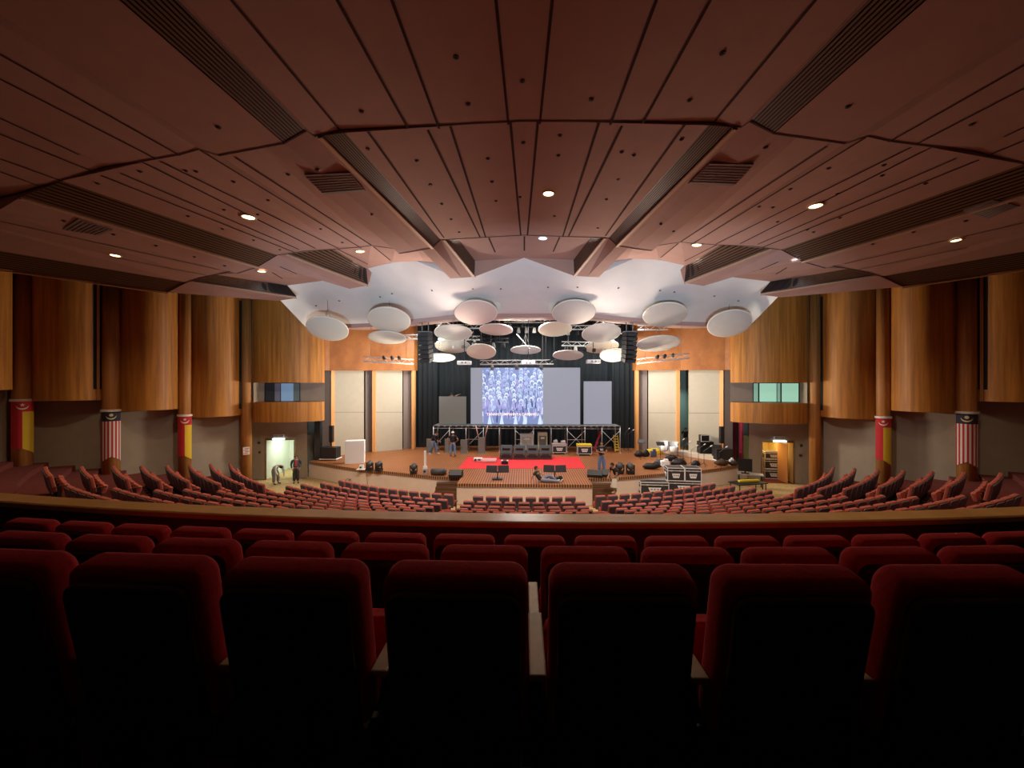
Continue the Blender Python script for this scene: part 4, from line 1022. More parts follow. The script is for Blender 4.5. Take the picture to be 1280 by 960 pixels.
# things on red carpet
t=T('projector','white and black projector on the red carpet edge','projector',G(597.5,576.5,ZS)); g=MB(); g.box((0,0,.12),(.55,.4,.2),bev=.03); g.build('housing',M_plate,t); g=MB(); g.tube((-.14,-.24,.13),(-.14,-.16,.13),.07,seg=12); g.box((.1,-.205,.13),(.18,.02,.08)); g.build('lens',M_black,t)
t=T('bar_light','long white bar unit on the red carpet','bar',G(611.5,578,ZS)); g=MB(); g.box((0,0,.14),(.95,.28,.2),bev=.03); g.build('housing',mat('bar_pinkwhite',(.85,.55,.55),.5),t); g=MB(); g.box((0,-.15,.14),(.85,.02,.07)); g.build('lens_strip',M_plate,t)
t=T('projector','small black and white unit on the carpet in front of the speaker row','projector',G(631,580.5,ZS)); g=MB(); g.box((0,0,.14),(.42,.3,.2),bev=.03); g.build('housing',M_black,t); g=MB()
for sx in (-.17,.17): g.ball((sx,-.08,.24),.07)
g.build('knob',M_plate,t)
# white box
v=G(444,578.5,ZS); t=T('white_box','tall plain white box on the stage near the beige wall panels','box',v,.30)
g=MB(); g.box((0,0,.72),(1.15,.62,1.44),bev=.012); g.build('body',mat('box_white',(.82,.85,.90),.5),t); g=MB(); g.box((0,0,.02),(1.0,.5,.04)); g.build('base',M_black,t)
g=MB(); v=G(451.5,587,ZS); g.prism([(-.18,.03),(.18,.03),(.10,.30),(-.10,.30)],-.02,.02,m=Matrix.Rotation(-.3,4,'X'),bev=.008); g.box((0,.02,.015),(.5,.3,.03)); g.box((0,-.09,.15),(.12,.01,.1),mi=1,rx=-.3); o=g.build('tablet_stand',[M_plate,M_black],loc=v); tag(o,'small white tablet stand on the deck in front of the white box','stand')
# speakers by the towers
def stack(label1,label2,px,py,mirror=1):
    v=G(px,py,ZS); t=T('speaker_dolly',label1,'speaker',v)
    g=MB(); g.box((0,0,.09),(1.15,.8,.06),bev=.01); g.build('dolly',M_plate,t)
    for sx in (-1,1):
        for sy in (-1,1): g=MB(); g.tube((sx*.45-.02,sy*.3,.035),(sx*.45+.02,sy*.3,.035),.035); g.build('castor',M_black,t)
    g=MB(); g.box((0,0,.12+.36),(1.02,.72,.72),bev=.015); g.build('cabinet',M_black,t)
    g=MB(); g.box((0,-.37,.48),(.92,.02,.62)); g.build('grille',mat('grille_dark2',(.035,.035,.035),.7),t)
    t2=T('column_speaker',label2,'speaker',(v.x+.0,v.y+.1,v.z+.86)); g=MB(); g.tube((0,0,-.02),(0,0,.30),.025); g.build('pole',M_black,t2); g=MB(); g.box((0,0,.85),(.24,.24,1.1),bev=.01); g.build('cabinet',M_black,t2); g=MB(); g.box((0,-.125,.85),(.2,.01,1.0)); g.build('grille',mat('grille_dark3',(.03,.02,.02),.7),t2)
stack('wide black subwoofer on a white dolly by the white-box side tower','tall slim black speaker on a pole, white-box side',413.5,574.5)
stack('wide black subwoofer on a white dolly by the flight-case side tower','tall slim black speaker on a pole, flight-case side',903,576.5)
# stage right riser and its equipment
a=G(826,566,ZS); b=G(893,576,ZS)
g=MB(); dv=(b-a); L=dv.length; rz=math.atan2(dv.y,dv.x); c=(a+b)/2; nn=Vector((-dv.y,dv.x,0)).normalized()
g.box((0,.42,.15),(L,.84,.30),bev=.01); o=g.build('low_riser',M_riser,loc=(c.x,c.y,ZS),rz=rz); tag(o,'low pale riser platform in front of the beige tower, flight-case side','riser')
def tub(label,px,py):
    v=G(px,py,ZS); v.z=ZS+.0; t=T('tub_chair',label,'chair',v,PI*.9)
    g=MB(); g.lathe([(0,.0),(.22,.0),(.25,.1),(.27,.38),(.0,.40)],(0,0,.30),18); g.build('seat',M_plate,t)
    g=MB(); rows=[]
    for z_ in (.35,.65,.98,1.0):
        rows.append([Vector(((.27+.02*z_)*math.cos(a_),(.27+.02*z_)*math.sin(a_),z_)) for a_ in [PI*.95+PI*1.1*k/14 for k in range(15)]])
    g.grid(rows,0,True); g.grid([[v_*1 + Vector((v_.x*.12,v_.y*.12,0)) for v_ in r_] for r_ in rows],0,True); g.grid([rows[-1],[v_ + Vector((v_.x*.12,v_.y*.12,0)) for v_ in rows[-1]]],0,True); g.build('backrest',M_plate,t)
tub('white tub chair on the riser in front of the beige tower',829.5,569); tub('white tub chair beside the backstage doorway',842,570.5)
def mstand(label,px,py,h_=1.1,desk=True):
    v=G(px,py,ZS); t=T('music_stand' if desk else 'microphone_stand',label,'stand',v,random.uniform(-.4,.4))
    g=MB(); g.tube((0,0,.15),(0,0,h_),.014)
    for k in range(3): a_=k*2*PI/3+.3; g.tube((0,0,.22),(.26*math.cos(a_),.26*math.sin(a_),.01),.011)
    g.build('stand',M_black,t)
    if desk: g=MB(); g.box((0,0,h_+.1),(.50,.03,.30),rx=-.9,bev=.008); g.build('desk',M_black,t)
    else:
        g=MB(); g.tube((0,0,h_),(.28,-.25,h_+.32),.010); g.build('boom',M_mid,t); g=MB(); g.tube((.26,-.23,h_+.30),(.34,-.30,h_+.38),.03,.035); g.build('microphone',M_plate,t)
mstand('black music stand beside the stage curtain edge, flight-case side',802,574); mstand('black music stand in front of the white tub chairs',825.5,578)
mstand('black music stand beside the black amplifier stack',896,580,1.0)
for i,(px,py) in enumerate(((781.5,563),(785.5,565.5),(854,576),(864,582),(873,580),(880,583),(899,585),(847,572))):
    mstand(['tall microphone stand with raised boom beside the black curtain','tall microphone stand with raised boom, just in front of its twin by the curtain','microphone stand on the deck below the backstage doorway','microphone stand on the deck above the flight case stack','microphone stand on the deck between the riser and flight case stack','microphone stand on the deck close to the edge beyond the flight cases','microphone stand on the deck farthest toward the maroon curtain','microphone stand at the foot of the riser by the doorway'][i],px,py,1.35 if i<2 else .95,False)
t=T('amplifier_stack','black amplifier cabinet with a silver-cased head on top, on the riser','amplifier',G(881.5,572,ZS))
g=MB(); g.box((0,0,.30+.42),(.9,.55,.80),bev=.02); g.build('cabinet',M_black,t); g=MB(); g.box((-.08,0,1.35),(.56,.4,.44),bev=.02); g.build('amplifier_head',M_black,t); g=MB()
for zz in (1.14,1.56): g.box((-.08,-.2,zz),(.58,.03,.04))
for xx in (-.36,.2): g.box((xx,-.2,1.35),(.03,.03,.44))
g.build('case_edging',M_plate,t)
small('yellow_case','long bright yellow case behind the drum bags on the deck','case',816.5,567,1.2,.4,.3,M_yellow)
small('blue_case','small dark blue case in front of the yellow case','case',817,571,.36,.3,.42,mat('case_navy',(.08,.09,.18),.6))
def bag(label,px,py,w_,h_,m=M_black,n=3,seed=0):
    v=G(px,py,ZS); r=random.Random(seed); g=MB()
    g.ball((0,0,h_*.48),.5,(w_,w_*.5,h_),0,2)
    for vv in g.bm.verts:
        k=1+.18*math.sin(vv.co.x*9+seed)+.12*math.sin(vv.co.y*13+vv.co.z*11); vv.co.x*=k; vv.co.z=max(0.005,vv.co.z*(1+.15*math.sin(vv.co.x*12+seed)))
    g.tube((-w_*.2,0,h_*.9),(w_*.2,0,h_*.9),.02); g.tube((-w_*.2,0,h_*.7),(-w_*.2,0,h_*.92),.018); g.tube((w_*.2,0,h_*.7),(w_*.2,0,h_*.92),.018)
    o=g.build('equipment_bag',m,loc=v); tag(o,label,'bag')
bag('black equipment bag on the deck closest to the music stand by the curtain',798.5,571,.75,.42,seed=1); bag('black equipment bag with pale top beside the small dark blue case',807.5,571,.6,.5,seed=2)
bag('flat black equipment bag on the deck behind the wide flight case',813,586,1.1,.36,seed=3); bag('dark bag beside the white unit on the deck',825,582.5,.7,.42,M_grey,seed=4)
bag('black bag on the deck in front of the riser edge',839,576.5,.7,.42,seed=5); bag('black bag on the deck right above the flight case stack',849,584,.9,.55,seed=6); bag('black bag on the deck beyond the flight case stack',869,583,.6,.36,seed=7)
bag('dark brown bag on the deck toward the maroon curtain',902,582,1.0,.4,mat('bag_brown',(.08,.04,.02),.8),seed=8); bag('small dark bag near the deck end, flight-case side',918,582,.6,.3,mat('bag_brown2',(.06,.04,.03),.8),seed=9)
small('white_unit','white boxy unit on the deck between dark bags','box',831,583.5,.5,.35,.38,M_plate)
small('white_jug','small white container among the bags near the deck end','box',914.5,581,.25,.2,.35,M_plate)
small('floor_flat_case','flat black and silver case lying on the hall floor beside the stack','case',893,618,1.2,.6,.16,M_black,0)
bpy.data.objects['floor_flat_case'].location=P(892,613,21.3)*1; bpy.data.objects['floor_flat_case'].location.z=0
# equipment at the flight-case side hall door
v=P(938,604,22.8); v.z=0; t=T('rolling_table','black rolling table with an upright black screen beside the apron end','table',v,-.4)
g=MB(); g.box((0,0,.78),(1.3,.6,.05),bev=.01); g.build('table_top',M_alu,t)
for sx in (-1,1):
    for sy in (-1,1): g=MB(); g.tube((sx*.58,sy*.25,0),(sx*.58,sy*.25,.76),.03); g.build('leg',M_black,t)
t=T('display_monitor','upright black screen standing on the rolling table','monitor',(v.x-.3,v.y,.81),-.4); g=MB(); g.box((0,0,.50),(.72,.07,.74),bev=.015); g.build('screen',M_black,t); g=MB(); g.box((0,0,.06),(.08,.08,.16)); g.box((0,0,.015),(.4,.25,.03)); g.build('foot',M_black,t)
v=P(935,611,21.5); v.z=0; t=T('folding_table','low black folding table in front of the rolling table','table',v,.25); g=MB(); g.box((0,0,.60),(1.9,.8,.05),bev=.01); g.build('table_top',M_black,t)
for sx in (-1,1):
    for sy in (-1,1): g=MB(); g.tube((sx*.85,sy*.33,0),(sx*.85,sy*.33,.59),.025); g.build('leg',M_black,t)
g=MB(); g.box((0,0,.06),(1.25,.16,.12),bev=.03); o=g.build('yellow_cable_ramp',M_yellow,loc=(v.x+.1,v.y+.1,.626),rz=.18); tag(o,'long yellow cable ramp lying on the low black table','cable ramp')
bag('x',1,600,.5,.3); bpy.data.objects.remove([o for o in C.objects if o.get('label')=='x'][0])
a,b,t0,t1,dz=DOOR; A_=mir(a.lerp(b,.42)); 
# rack of cases in the yellow lit doorway
nn=Vector((-(b-a).y,(b-a).x,0)).normalized(); base=mir(a.lerp(b,.46)+nn*1.3); rz=math.atan2(-(b-a).y,(b-a).x)
for i,(dx,z,w_,h_,lab) in enumerate(((.30,0,1.15,.62,'bottom wide case in the yellow lit doorway'),(.30,.64,1.15,.62,'middle wide case in the yellow lit doorway'),(.30,1.28,1.1,.45,'top case of the pile in the yellow lit doorway'),(-.60,0,.5,.75,'lower narrow black case beside the pile in the yellow lit doorway'),(-.60,.77,.5,.6,'upper narrow black case beside the pile in the yellow lit doorway'))):
    ux=mir(b-a).normalized(); pp=base-ux*dx
    case(lab,(pp.x,pp.y,.01+z),rz,w_,.5,h_,castors=False)
def MBbox(n,c,d):
    g=MB(); g.box(c,d); return g.build(n,M_dark)
# ============================ LIGHT RIG & CLOUDS ============================
S(MBbox('ceiling_stage',(0,28.9,E+5.75),(19,8.2,.1)))
bmx=bmesh.new(); bmx.from_mesh(bpy.data.objects['wall_front'].data); bvx=BVHTree.FromBMesh(bmx); bmx.free()
def hang(c):
    if c.y>24.85: return E+5.7-c.z
    h=bvx.ray_cast(Vector(c),Vector((0,0,1)))
    return (h[0].z-c.z) if h[0] is not None else 1.6
def disc(px,py,w_,h_,roll,d,label,m=M_disc,rod=1.1,grp='acoustic clouds'):
    c=P(px,py,d); v=(c-EYE).normalized(); R_=w_/2*d/F/ math.cos(math.radians(roll)*.0)
    ratio=min(.95,h_/w_); side=Vector((cs,sn,0)); dn=side.cross(v); 
    if dn.z>0: dn=-dn
    q=Matrix.Rotation(math.radians(roll),3,v); dn=q@dn
    n=(-v*ratio+dn*math.sqrt(1-ratio*ratio)).normalized(); rod=min(rod,hang(c)*.8)
    M=n.to_track_quat('Z','Y').to_matrix().to_4x4()
    t=T('acoustic_cloud',label,'acoustic disc',c,0,grp)
    g=MB(); g.lathe([(0.0,.10),(R_*.45,.085),(R_*.8,.05),(R_*.965,.012)],(0,0,0),32,0,M); g.build('underside',m,t)
    g=MB(); g.lathe([(R_*.965,.012),(R_,.0),(R_,-.05),(R_*.96,-.055)],(0,0,0),32,0,M); g.build('rim',M_discrim,t)
    g=MB(); g.lathe([(R_*.96,-.055),(R_*.5,-.035),(0,-.03)],(0,0,0),32,0,M); g.build('back',mat('cloud_back',(.35,.34,.30),.8),t)
    g=MB(); up=Vector((0,0,1))
    for k in (-1,1): g.tube(M@Vector((R_*.35*k,0,-.05)),Vector((0,0,rod)),.010,seg=5)
    g.tube(M@Vector((0,R_*.4,-.05)),(0,0,rod),.010,seg=5); g.tube((0,0,rod),(0,0,hang(c)),.012,seg=5)
    g.build('hanger',M_mid,t)
MP=mat('cloud_disc_pink',(.74,.60,.55),.6); MC=mat('cloud_disc_cream',(.82,.72,.58),.6); MW=mat('cloud_disc_pale',(.66,.67,.61),.6)
for a_ in ((409.5,411.5,49,27,13,21.6,'pale acoustic disc, outermost in front of the white-box side wall',MW),(486.5,400.5,52,30,8,21.9,'large pale acoustic disc over the edge of the wooden head, white-box side',MW),
 (484.5,422.5,46,15,4,23.6,'flat cream acoustic disc just below the large one, white-box side',MW),(595,391.5,54,30,0,21.8,'large pinkish acoustic disc in front of the soffit, white-box side of centre',MP),
 (617,384.5,20,16,5,22.4,'small greenish disc edge peeping behind the large pinkish acoustic disc',MW),(696,384,24,18,-5,22.4,'greenish disc edge peeping behind the large acoustic disc, flight-case side of centre',MW),
 (717,391,54,30,-3,21.8,'large grey acoustic disc in front of the soffit, flight-case side of centre',M_disc),(831,394,53,28,-6,21.9,'large grey acoustic disc in front of the orange wooden head',M_disc),
 (822.5,430,52,18,-6,23.6,'grey acoustic disc hanging just below the one on the orange wood',M_disc),(911.5,405,50,30,-14,21.6,'grey acoustic disc, outermost in front of the flight-case side wall',M_disc),
 (566.5,416.5,47,19,2,24.8,'cream acoustic disc inside the stage mouth beside the hanging speaker',MW),(620,412.5,42,14,3,26,'peach acoustic disc among the rigging, white-box side of centre',MP),
 (566,433,44,17,2,27.2,'patterned acoustic disc under the cream one beside the hanging speaker',MW),(601.5,440,37,19,3,27.3,'cream acoustic disc low above the large screen corner',MC),
 (551,447.5,36,10,0,25.6,'thin flat white acoustic disc below the hanging speaker, white-box side',MW),(657,438,38,10,0,27,'thin flat acoustic disc over the middle of the large screen',MW),
 (694,412,42,18,-3,26,'peach acoustic disc among the rigging, flight-case side of centre',MC),(751.5,417,48,23,-6,24.8,'grey acoustic disc inside the stage mouth beside the hanging speaker',M_disc),
 (752,434,42,15,-6,27.4,'cream acoustic disc half hidden below the grey one',MC),(710,444.5,38,12,0,26.2,'flat white acoustic disc over the smaller screen gap',MW),
 (767,444.5,34,16,-2,25.6,'pale acoustic disc tucked behind the hanging speaker, flight-case side',MW),(654,398,42,8,0,26.5,'thin edge-on acoustic disc at the top centre of the stage mouth',MP)):
    disc(*a_)
# line arrays
def array(label,px,s):
    d=24.2; t=T('line_array',label,'speaker',P(px,416,d)); H=36/F*d; n=7; bx=0
    for i in range(n):
        th=.04+.055*i; g=MB(); z=-(i+.5)*H/n; y=.10*math.sin(i*.28)*-1+.012*i*i
        g.prism([(-.42,H/n*.47),(.42,H/n*.47),(.37,-H/n*.47),(-.37,-H/n*.47)],-.26,.26,m=Matrix.Translation((0,y,z))@Matrix.Rotation(s*.35,4,'Z')@Matrix.Rotation(th,4,'X'),bev=.012); cb=g.build('cabinet',M_grey if s<0 else M_black,t)
        g=MB(); g.box((0,0,0),(.60,.012,H/n*.7)); 
        for v_ in g.bm.verts: v_.co=(Matrix.Translation((0,y,z))@Matrix.Rotation(s*.35,4,'Z')@Matrix.Rotation(th,4,'X'))@(v_.co+Vector((0,-.272,0)))
        g.build('grille',mat('array_grille',(.045,.05,.055),.6),cb)
    g=MB(); g.box((0,0,.04),(.8,.6,.06)); 
    for dx in (-.2,.2): g.tube((dx,0,.05),(dx,0,hang(t.location)),.03)
    g.build('hanging_frame',M_mid,t)
array('curved black hanging speaker array at the white-box side of the stage mouth',531.5,-1)
array('curved black hanging speaker array at the flight-case side of the stage mouth',787,1)
# white ceiling speakers hanging on black poles
for px,py,lab in ((580.5,453.5,'white hanging projector on a black pole above the unlit panel'),(660.5,453.5,'white hanging projector on a black pole above the large screen'),(741.5,452,'white hanging projector on a black pole above the smaller screen')):
    d=26.4; c=P(px,py,d); t=T('hanging_projector',lab,'projector',c); g=MB(); g.box((0,0,0),(.95,.5,.26),bev=.05); g.build('housing',M_plate,t)
    g=MB(); 
    for dx in (-.12,.12): g.tube((dx,-.27,0),(dx,-.2,0),.06,seg=12)
    g.build('lens',M_mid,t); g=MB(); g.tube((0,0,.12),(0,0,hang(c)),.025); g.build('pole',M_black,t)
# lighting bars with lanterns
def bar(label,p0,p1,d0,d1,n,white=True,truss=True,lam=True):
    a=P(p0[0],p0[1],d0); b=P(p1[0],p1[1],d1); c=(a+b)/2; t=T('lighting_bar',label,'lighting bar',c); A=a-c; B_=b-c; u=Vector((0,0,.28)); m_=M_pipe if white else M_black
    g=MB(); g.tube(A,B_,.045,seg=8)
    if truss:
        g.tube(A+u,B_+u,.03,seg=6); k=int((B_-A).length/.35)
        for i in range(k): g.tube(A.lerp(B_,i/k)+(u if i%2 else Vector()),A.lerp(B_,(i+1)/k)+(Vector() if i%2 else u),.016,seg=5)
    g.build('bar',m_,t)
    g=MB()
    for q in (.15,.85): g.tube(A.lerp(B_,q)+u*.5,A.lerp(B_,q)+Vector((0,0,hang(c+A.lerp(B_,q)))),.012,seg=5)
    g.build('hanger',M_mid,t)
    for i in range(n):
        q=A.lerp(B_,(i+.5)/n); g=MB(); m=Matrix.Translation(q-Vector((0,0,.22)))@Matrix.Rotation(.5+random.uniform(-.2,.2),4,'X')
        g.lathe([(.02,.2),(.09,.18),(.12,.02),(.14,-.16),(.13,-.17),(.0,-.12)],(0,0,0),12,0,m); g.box(q-Vector((0,0,.09)),(.05,.05,.16)); g.build('lantern',random.choice((M_black,M_mid,M_pipe,M_black)),t)
    return t
bar('white lighting bar with small fittings across the wooden head, white-box side',(454,451.5),(517,455),24.0,25.0,0)
bar('white lighting bar with small fittings across the orange head, flight-case side',(796,454.5),(862,447.5),25.0,24.0,0)
bar('short white bar above the first along the orange wood',(797,412.5),(835,412),25,24.6,0)
bar('short white bar beside the hanging speaker, white-box side',(497,424),(524,424),24.6,25,0)
bar('long white bar right above the large screen',(600,455.5),(692,455),28,28,3)
bar('silver lighting bar with lanterns across the middle rigging',(560,428),(636,428),27,27,6,False)
bar('black lighting bar with lanterns at the top centre of the rigging',(624,409),(702,409),27.5,27.5,8,False)
bar('pale lighting bar with lanterns, flight-case side of the rigging',(702,432),(760,433),27.5,27.5,5)
bar('pale lighting bar with lanterns near the top, flight-case side',(704,412),(776,411),28.5,28.5,6)
bar('pale lighting bar with lanterns near the top, white-box side',(545,411),(622,410),28.5,28.5,6)
for i,(px,py) in enumerate(((480,447),(490,447),(499,447),(822,446),(831,445),(841,444))):
    t=T('stage_lantern',['small black lantern on the white-box side bar, outermost','small black lantern on the white-box side bar, in the middle','small black lantern on the white-box side bar, beside the stage mouth','small black lantern on the flight-case side bar, beside the stage mouth','small black lantern on the flight-case side bar, in the middle','small black lantern on the flight-case side bar, outermost'][i],'stage light',P(px,py,24.4)); g=MB(); g.lathe([(.02,.14),(.08,.12),(.10,0),(.11,-.12),(.0,-.1)],(0,0,0),12,0,Matrix.Rotation(1.1,4,'X')); g.build('body',M_black,t); g=MB(); g.box((0,0,-.12),(.05,.05,.14)); g.build('clamp',M_mid,t)
bar('pale lighting bar with lanterns right under the top edge in the middle',(630,403),(690,403),28.7,28.7,4)
bar('thin silver bar above the large screen, flight-case end',(680,451),(695,450),28,28,0,False,False)
bar('pale lighting bar with lanterns under the cream discs, white-box side',(548,424),(600,425),28.7,28.7,4)
# diagonal white braces of the rigging
for i,(p0,p1) in enumerate((((545,411),(558,398)),((545,397),(580,413)),((646,418),(662,436)),((745,398),(778,418)),((741,407),(757,395)),((797,399),(812,406)),((582,427),(591,415)))):
    a=P(*p0,25.2); b=P(*p1,25.2); g=MB(); g.tube((0,0,0),b-a,.03,seg=6); g.ball((0,0,0),.045,sub=1); g.ball(b-a,.045,sub=1); o=g.build('rigging_strut',M_pipe,loc=a)
    tag(o,['white diagonal strut above the hanging speaker, white-box side','long white strut crossing over the cream disc by the hanging speaker','white strut hanging over the flat disc above the large screen','long white strut from the grey disc to the hanging speaker','short white strut above the grey disc inside the stage mouth','short bent white strut at the orange head corner','short white strut under the large pinkish disc','white strut running to the hanging speaker from the wooden head'][i],'strut')

# ============================ WALL DETAILS ============================
def flag(ci,side,kind,label):
    u=colp[2+ci]; u=mir(u) if side else u; r=.36 if ci<2 else .32
    ztop=[E-(500-480)/F*17.7,E-(513-480)/F*19.1,E-(519-480)/F*21.2][ci]; H=2.35
    t=T('wall_banner',label,'banner',(u.x,u.y,ztop))
    base=math.atan2(-u.y,-u.x)+ (.0)
    def arc(a0,a1,z0,z1,mi,g,rr_=r,n=6,tip=None):
        r0=[];r1=[]
        for i in range(n+1):
            f_=i/n; a=base+(a0+(a1-a0)*f_); zz=z0 if tip is None else z0+tip(f_)
            r0.append(Vector((rr_*math.cos(a),rr_*math.sin(a),zz))); r1.append(Vector((rr_*math.cos(a),rr_*math.sin(a),z1)))
        g.grid([r0,r1],mi,True)
    wA=1.15
    mr=mat('flag_red',(.55,.02,.03),.8); my=mat('flag_yellow',(.75,.50,.03),.8); mw=mat('flag_white',(.75,.70,.66),.8); mn=mat('flag_navy',(.03,.025,.05),.8)
    g=MB(); arc(-wA,wA,-.05,.04,0,g,r+.03); g.tube((0,0,-.06),(0,0,.05),r+.02,seg=20); g.build('top_bar',M_pipe,t)
    g=MB(); arc(-wA,wA,-.52,-.04,0,g); g.build('canton',mr if kind=='red' else mn,t)
    g=MB()
    if kind=='red':
        arc(-wA,0,-H+.15,-.52,0,g,tip=lambda f_:-.0); arc(0,wA,-H+.15,-.52,1,g,tip=lambda f_:-.26*f_); g.build('cloth',[mr,my],t)
    else:
        for i in range(12): arc(-wA+2*wA*i/12,-wA+2*wA*(i+1)/12,-H+.1,-.52,i%2,g,n=2,tip=(lambda f_,i=i:-.25*abs((i+f_)/6-1)+.0)); 
        g.build('cloth',[mr,mw],t)
    # crescent and star
    g=MB(); R1=.19; n=18; rowa=[];rowb=[]
    for i in range(n+1):
        a=PI+PI*i/n*1.0; wv=.06*math.sin(PI*i/n)+.003
        for row,rad in ((rowa,R1),(rowb,R1-wv)):
            x=rad*math.cos(a); z=rad*math.sin(a)-.24; an=base+x/(r+.012); row.append(Vector(((r+.012)*math.cos(an),(r+.012)*math.sin(an),z)))
    g.grid([rowa,rowb],0,True); g.build('crescent',mw if kind=='red' else mat('flag_gold',(.72,.62,.35),.8),t)
    g=MB(); pts=[]; N=5 if kind=='red' else 14
    for i in range(N*2):
        a=PI/2+PI*i/N; rad=.085 if i%2==0 else (.036 if N==5 else .06); x=rad*math.cos(a); z=rad*math.sin(a)-.215; an=base-x/(r+.014); pts.append(Vector(((r+.014)*math.cos(an),(r+.014)*math.sin(an),z)))
    cc=Vector(((r+.016)*math.cos(base),(r+.016)*math.sin(base),-.215))
    for a_,b_ in zip(pts,pts[1:]+pts[:1]): g.face([a_,b_,cc],0)
    g.build('star',mw if kind=='red' else mat('flag_gold',(.7,.6,.3),.8),t)
flag(0,0,'red','red and yellow banner with crescent and star, at the outer edge, white-box side')
flag(1,0,'stripe','red and white striped banner with dark crescent top on the column, white-box side')
flag(2,0,'red','brightest red and yellow banner with crescent and star, white-box side column')
flag(2,1,'red','red and yellow banner with crescent and star on the flight-case side column')
flag(1,1,'stripe','dim red and white striped banner with crescent top, flight-case side column')
# exit signs and notices
for s in (0,1):
    a,b,t0,t1,dz=DOOR; v=a.lerp(b,.44); n=-Vector((-(b-a).y,(b-a).x,0)).normalized()*.12; v=v+n; ang=math.atan2((b-a).y,(b-a).x)
    if s: v=mir(v); ang=-ang
    t=T('exit_sign','lit exit sign over the '+('pale green' if not s else 'yellow')+' lit hall doorway','sign',(v.x,v.y,dz+.02),ang)
    g=MB(); g.box((0,.03,.20),(.62,.06,.22),bev=.01); g.build('housing',M_plate,t)
    g=MB(); g.box((0,-.005,.02),(.74,.12,.12),bev=.02); g.build('lamp',emis('exit_lamp',(.85,1,1),1.3),t)
    text('lettering','KELUAR',.15,mat('sign_dark',(.03,.08,.06),.5),t,(0,-.006,.20))
for s in (0,1):
    a,b,t0,t1,dz=DOOR
    for k,z in ((.03,2.35),(.045,1.75)):
        v=a.lerp(b,k if not s else k+.80*0); n=-Vector((-(b-a).y,(b-a).x,0)).normalized()*.03; v=v+n
        if s: v=mir(v)
        g=MB(); g.box((0,0,0),(.14,.05,.14),bev=.01); g.box((0,-.03,0),(.05,.02,.05)); ang=math.atan2((b-a).y,(b-a).x)*(-1 if s else 1); o=g.build('wall_switch',mat('switch_brown',(.10,.05,.04),.5),loc=(v.x,v.y,z),rz=ang); tag(o,('upper' if z>2 else 'lower')+' small dark switch beside the '+('yellow' if s else 'pale green')+' lit doorway','switch')
u=colp[5]; n=Vector((-u.x,-u.y,0)).normalized(); t=T('notice_sheet','white notice with red marks on the wooden column beside the hall door','notice',(u.x+n.x*.31,u.y+n.y*.31,E-(563-480)/F*23.5),math.atan2(n.x,-n.y))
g=MB(); g.box((0,0,0),(.34,.02,.46)); g.build('sheet',M_plate,t); g=MB()
for i in range(4): g.box(((-1)**i*.03,-.015,.14-.09*i),(.22,.01,.04))
g.build('print',mat('notice_red',(.55,.12,.10),.6),t)
# open leaf at white-box side door
a,b,t0,t1,dz=DOOR; nn=Vector((-(b-a).y,(b-a).x,0)).normalized()
for s in (0,1):
    h=a.lerp(b,t1-.03 if not s else t0+.12); e=h+nn*.95+(b-a).normalized()*(-.35 if not s else .1); 
    if s: h,e=mir(h),mir(e)
    c=(h+e)/2; ang=math.atan2(e.y-h.y,e.x-h.x); t=T('door_leaf','open '+('white' if not s else 'orange wooden')+' door leaf in the '+('pale green' if not s else 'yellow')+' lit doorway','door',(c.x,c.y,.01),ang)
    g=MB(); g.box((0,0,1.2),((e-h).length,.045,2.4),bev=.005); lf=g.build('leaf',mat('leaf_white',(.8,.86,.82),.5) if not s else M_gold,t); g=MB(); g.tube((.3,-.08,1.05),(.3,.08,1.05),.02); g.build('handle',M_alu,lf)
# maroon curtain by the flight-case side tower, pale wing on the other
g=MB(); folds(P(914,560,26.2).xy.to_3d(),P(928.5,560,25.2).xy.to_3d(),ZS,E-.05,.05,.22); o=g.build('maroon_curtain',M_maroon); tag(o,'deep maroon curtain hanging beside the flight-case side tower','curtain')
# cables on the apron
def cable(label,pts,r=.012):
    g=MB(); g.path(pts,r); o=g.build('cable',M_black); tag(o,label,'cable')
q=[P(459,587+i*5,21.2-.02*i) for i in range(7)]
q0=G(459,590.5,ZS); cable('thin black cable hanging down the pale apron below the white box',[Vector((q0.x,q0.y+.3,ZS+.03)),Vector((q0.x,q0.y-.06,ZS+.03)),Vector((q0.x+.03,q0.y-.06,.5)),Vector((q0.x+.08,q0.y-.1,.02)),Vector((q0.x+.6,q0.y-.5,.02))])
q0=G(435,587,ZS); cable('coiled black cable hanging on the pale apron below the tablet stand',[Vector((q0.x+.25*math.cos(a_*.7)*(1 if a_%2 else .6),q0.y-.05-.01*a_,.35+.18*math.sin(a_*.9))) for a_ in range(11)])
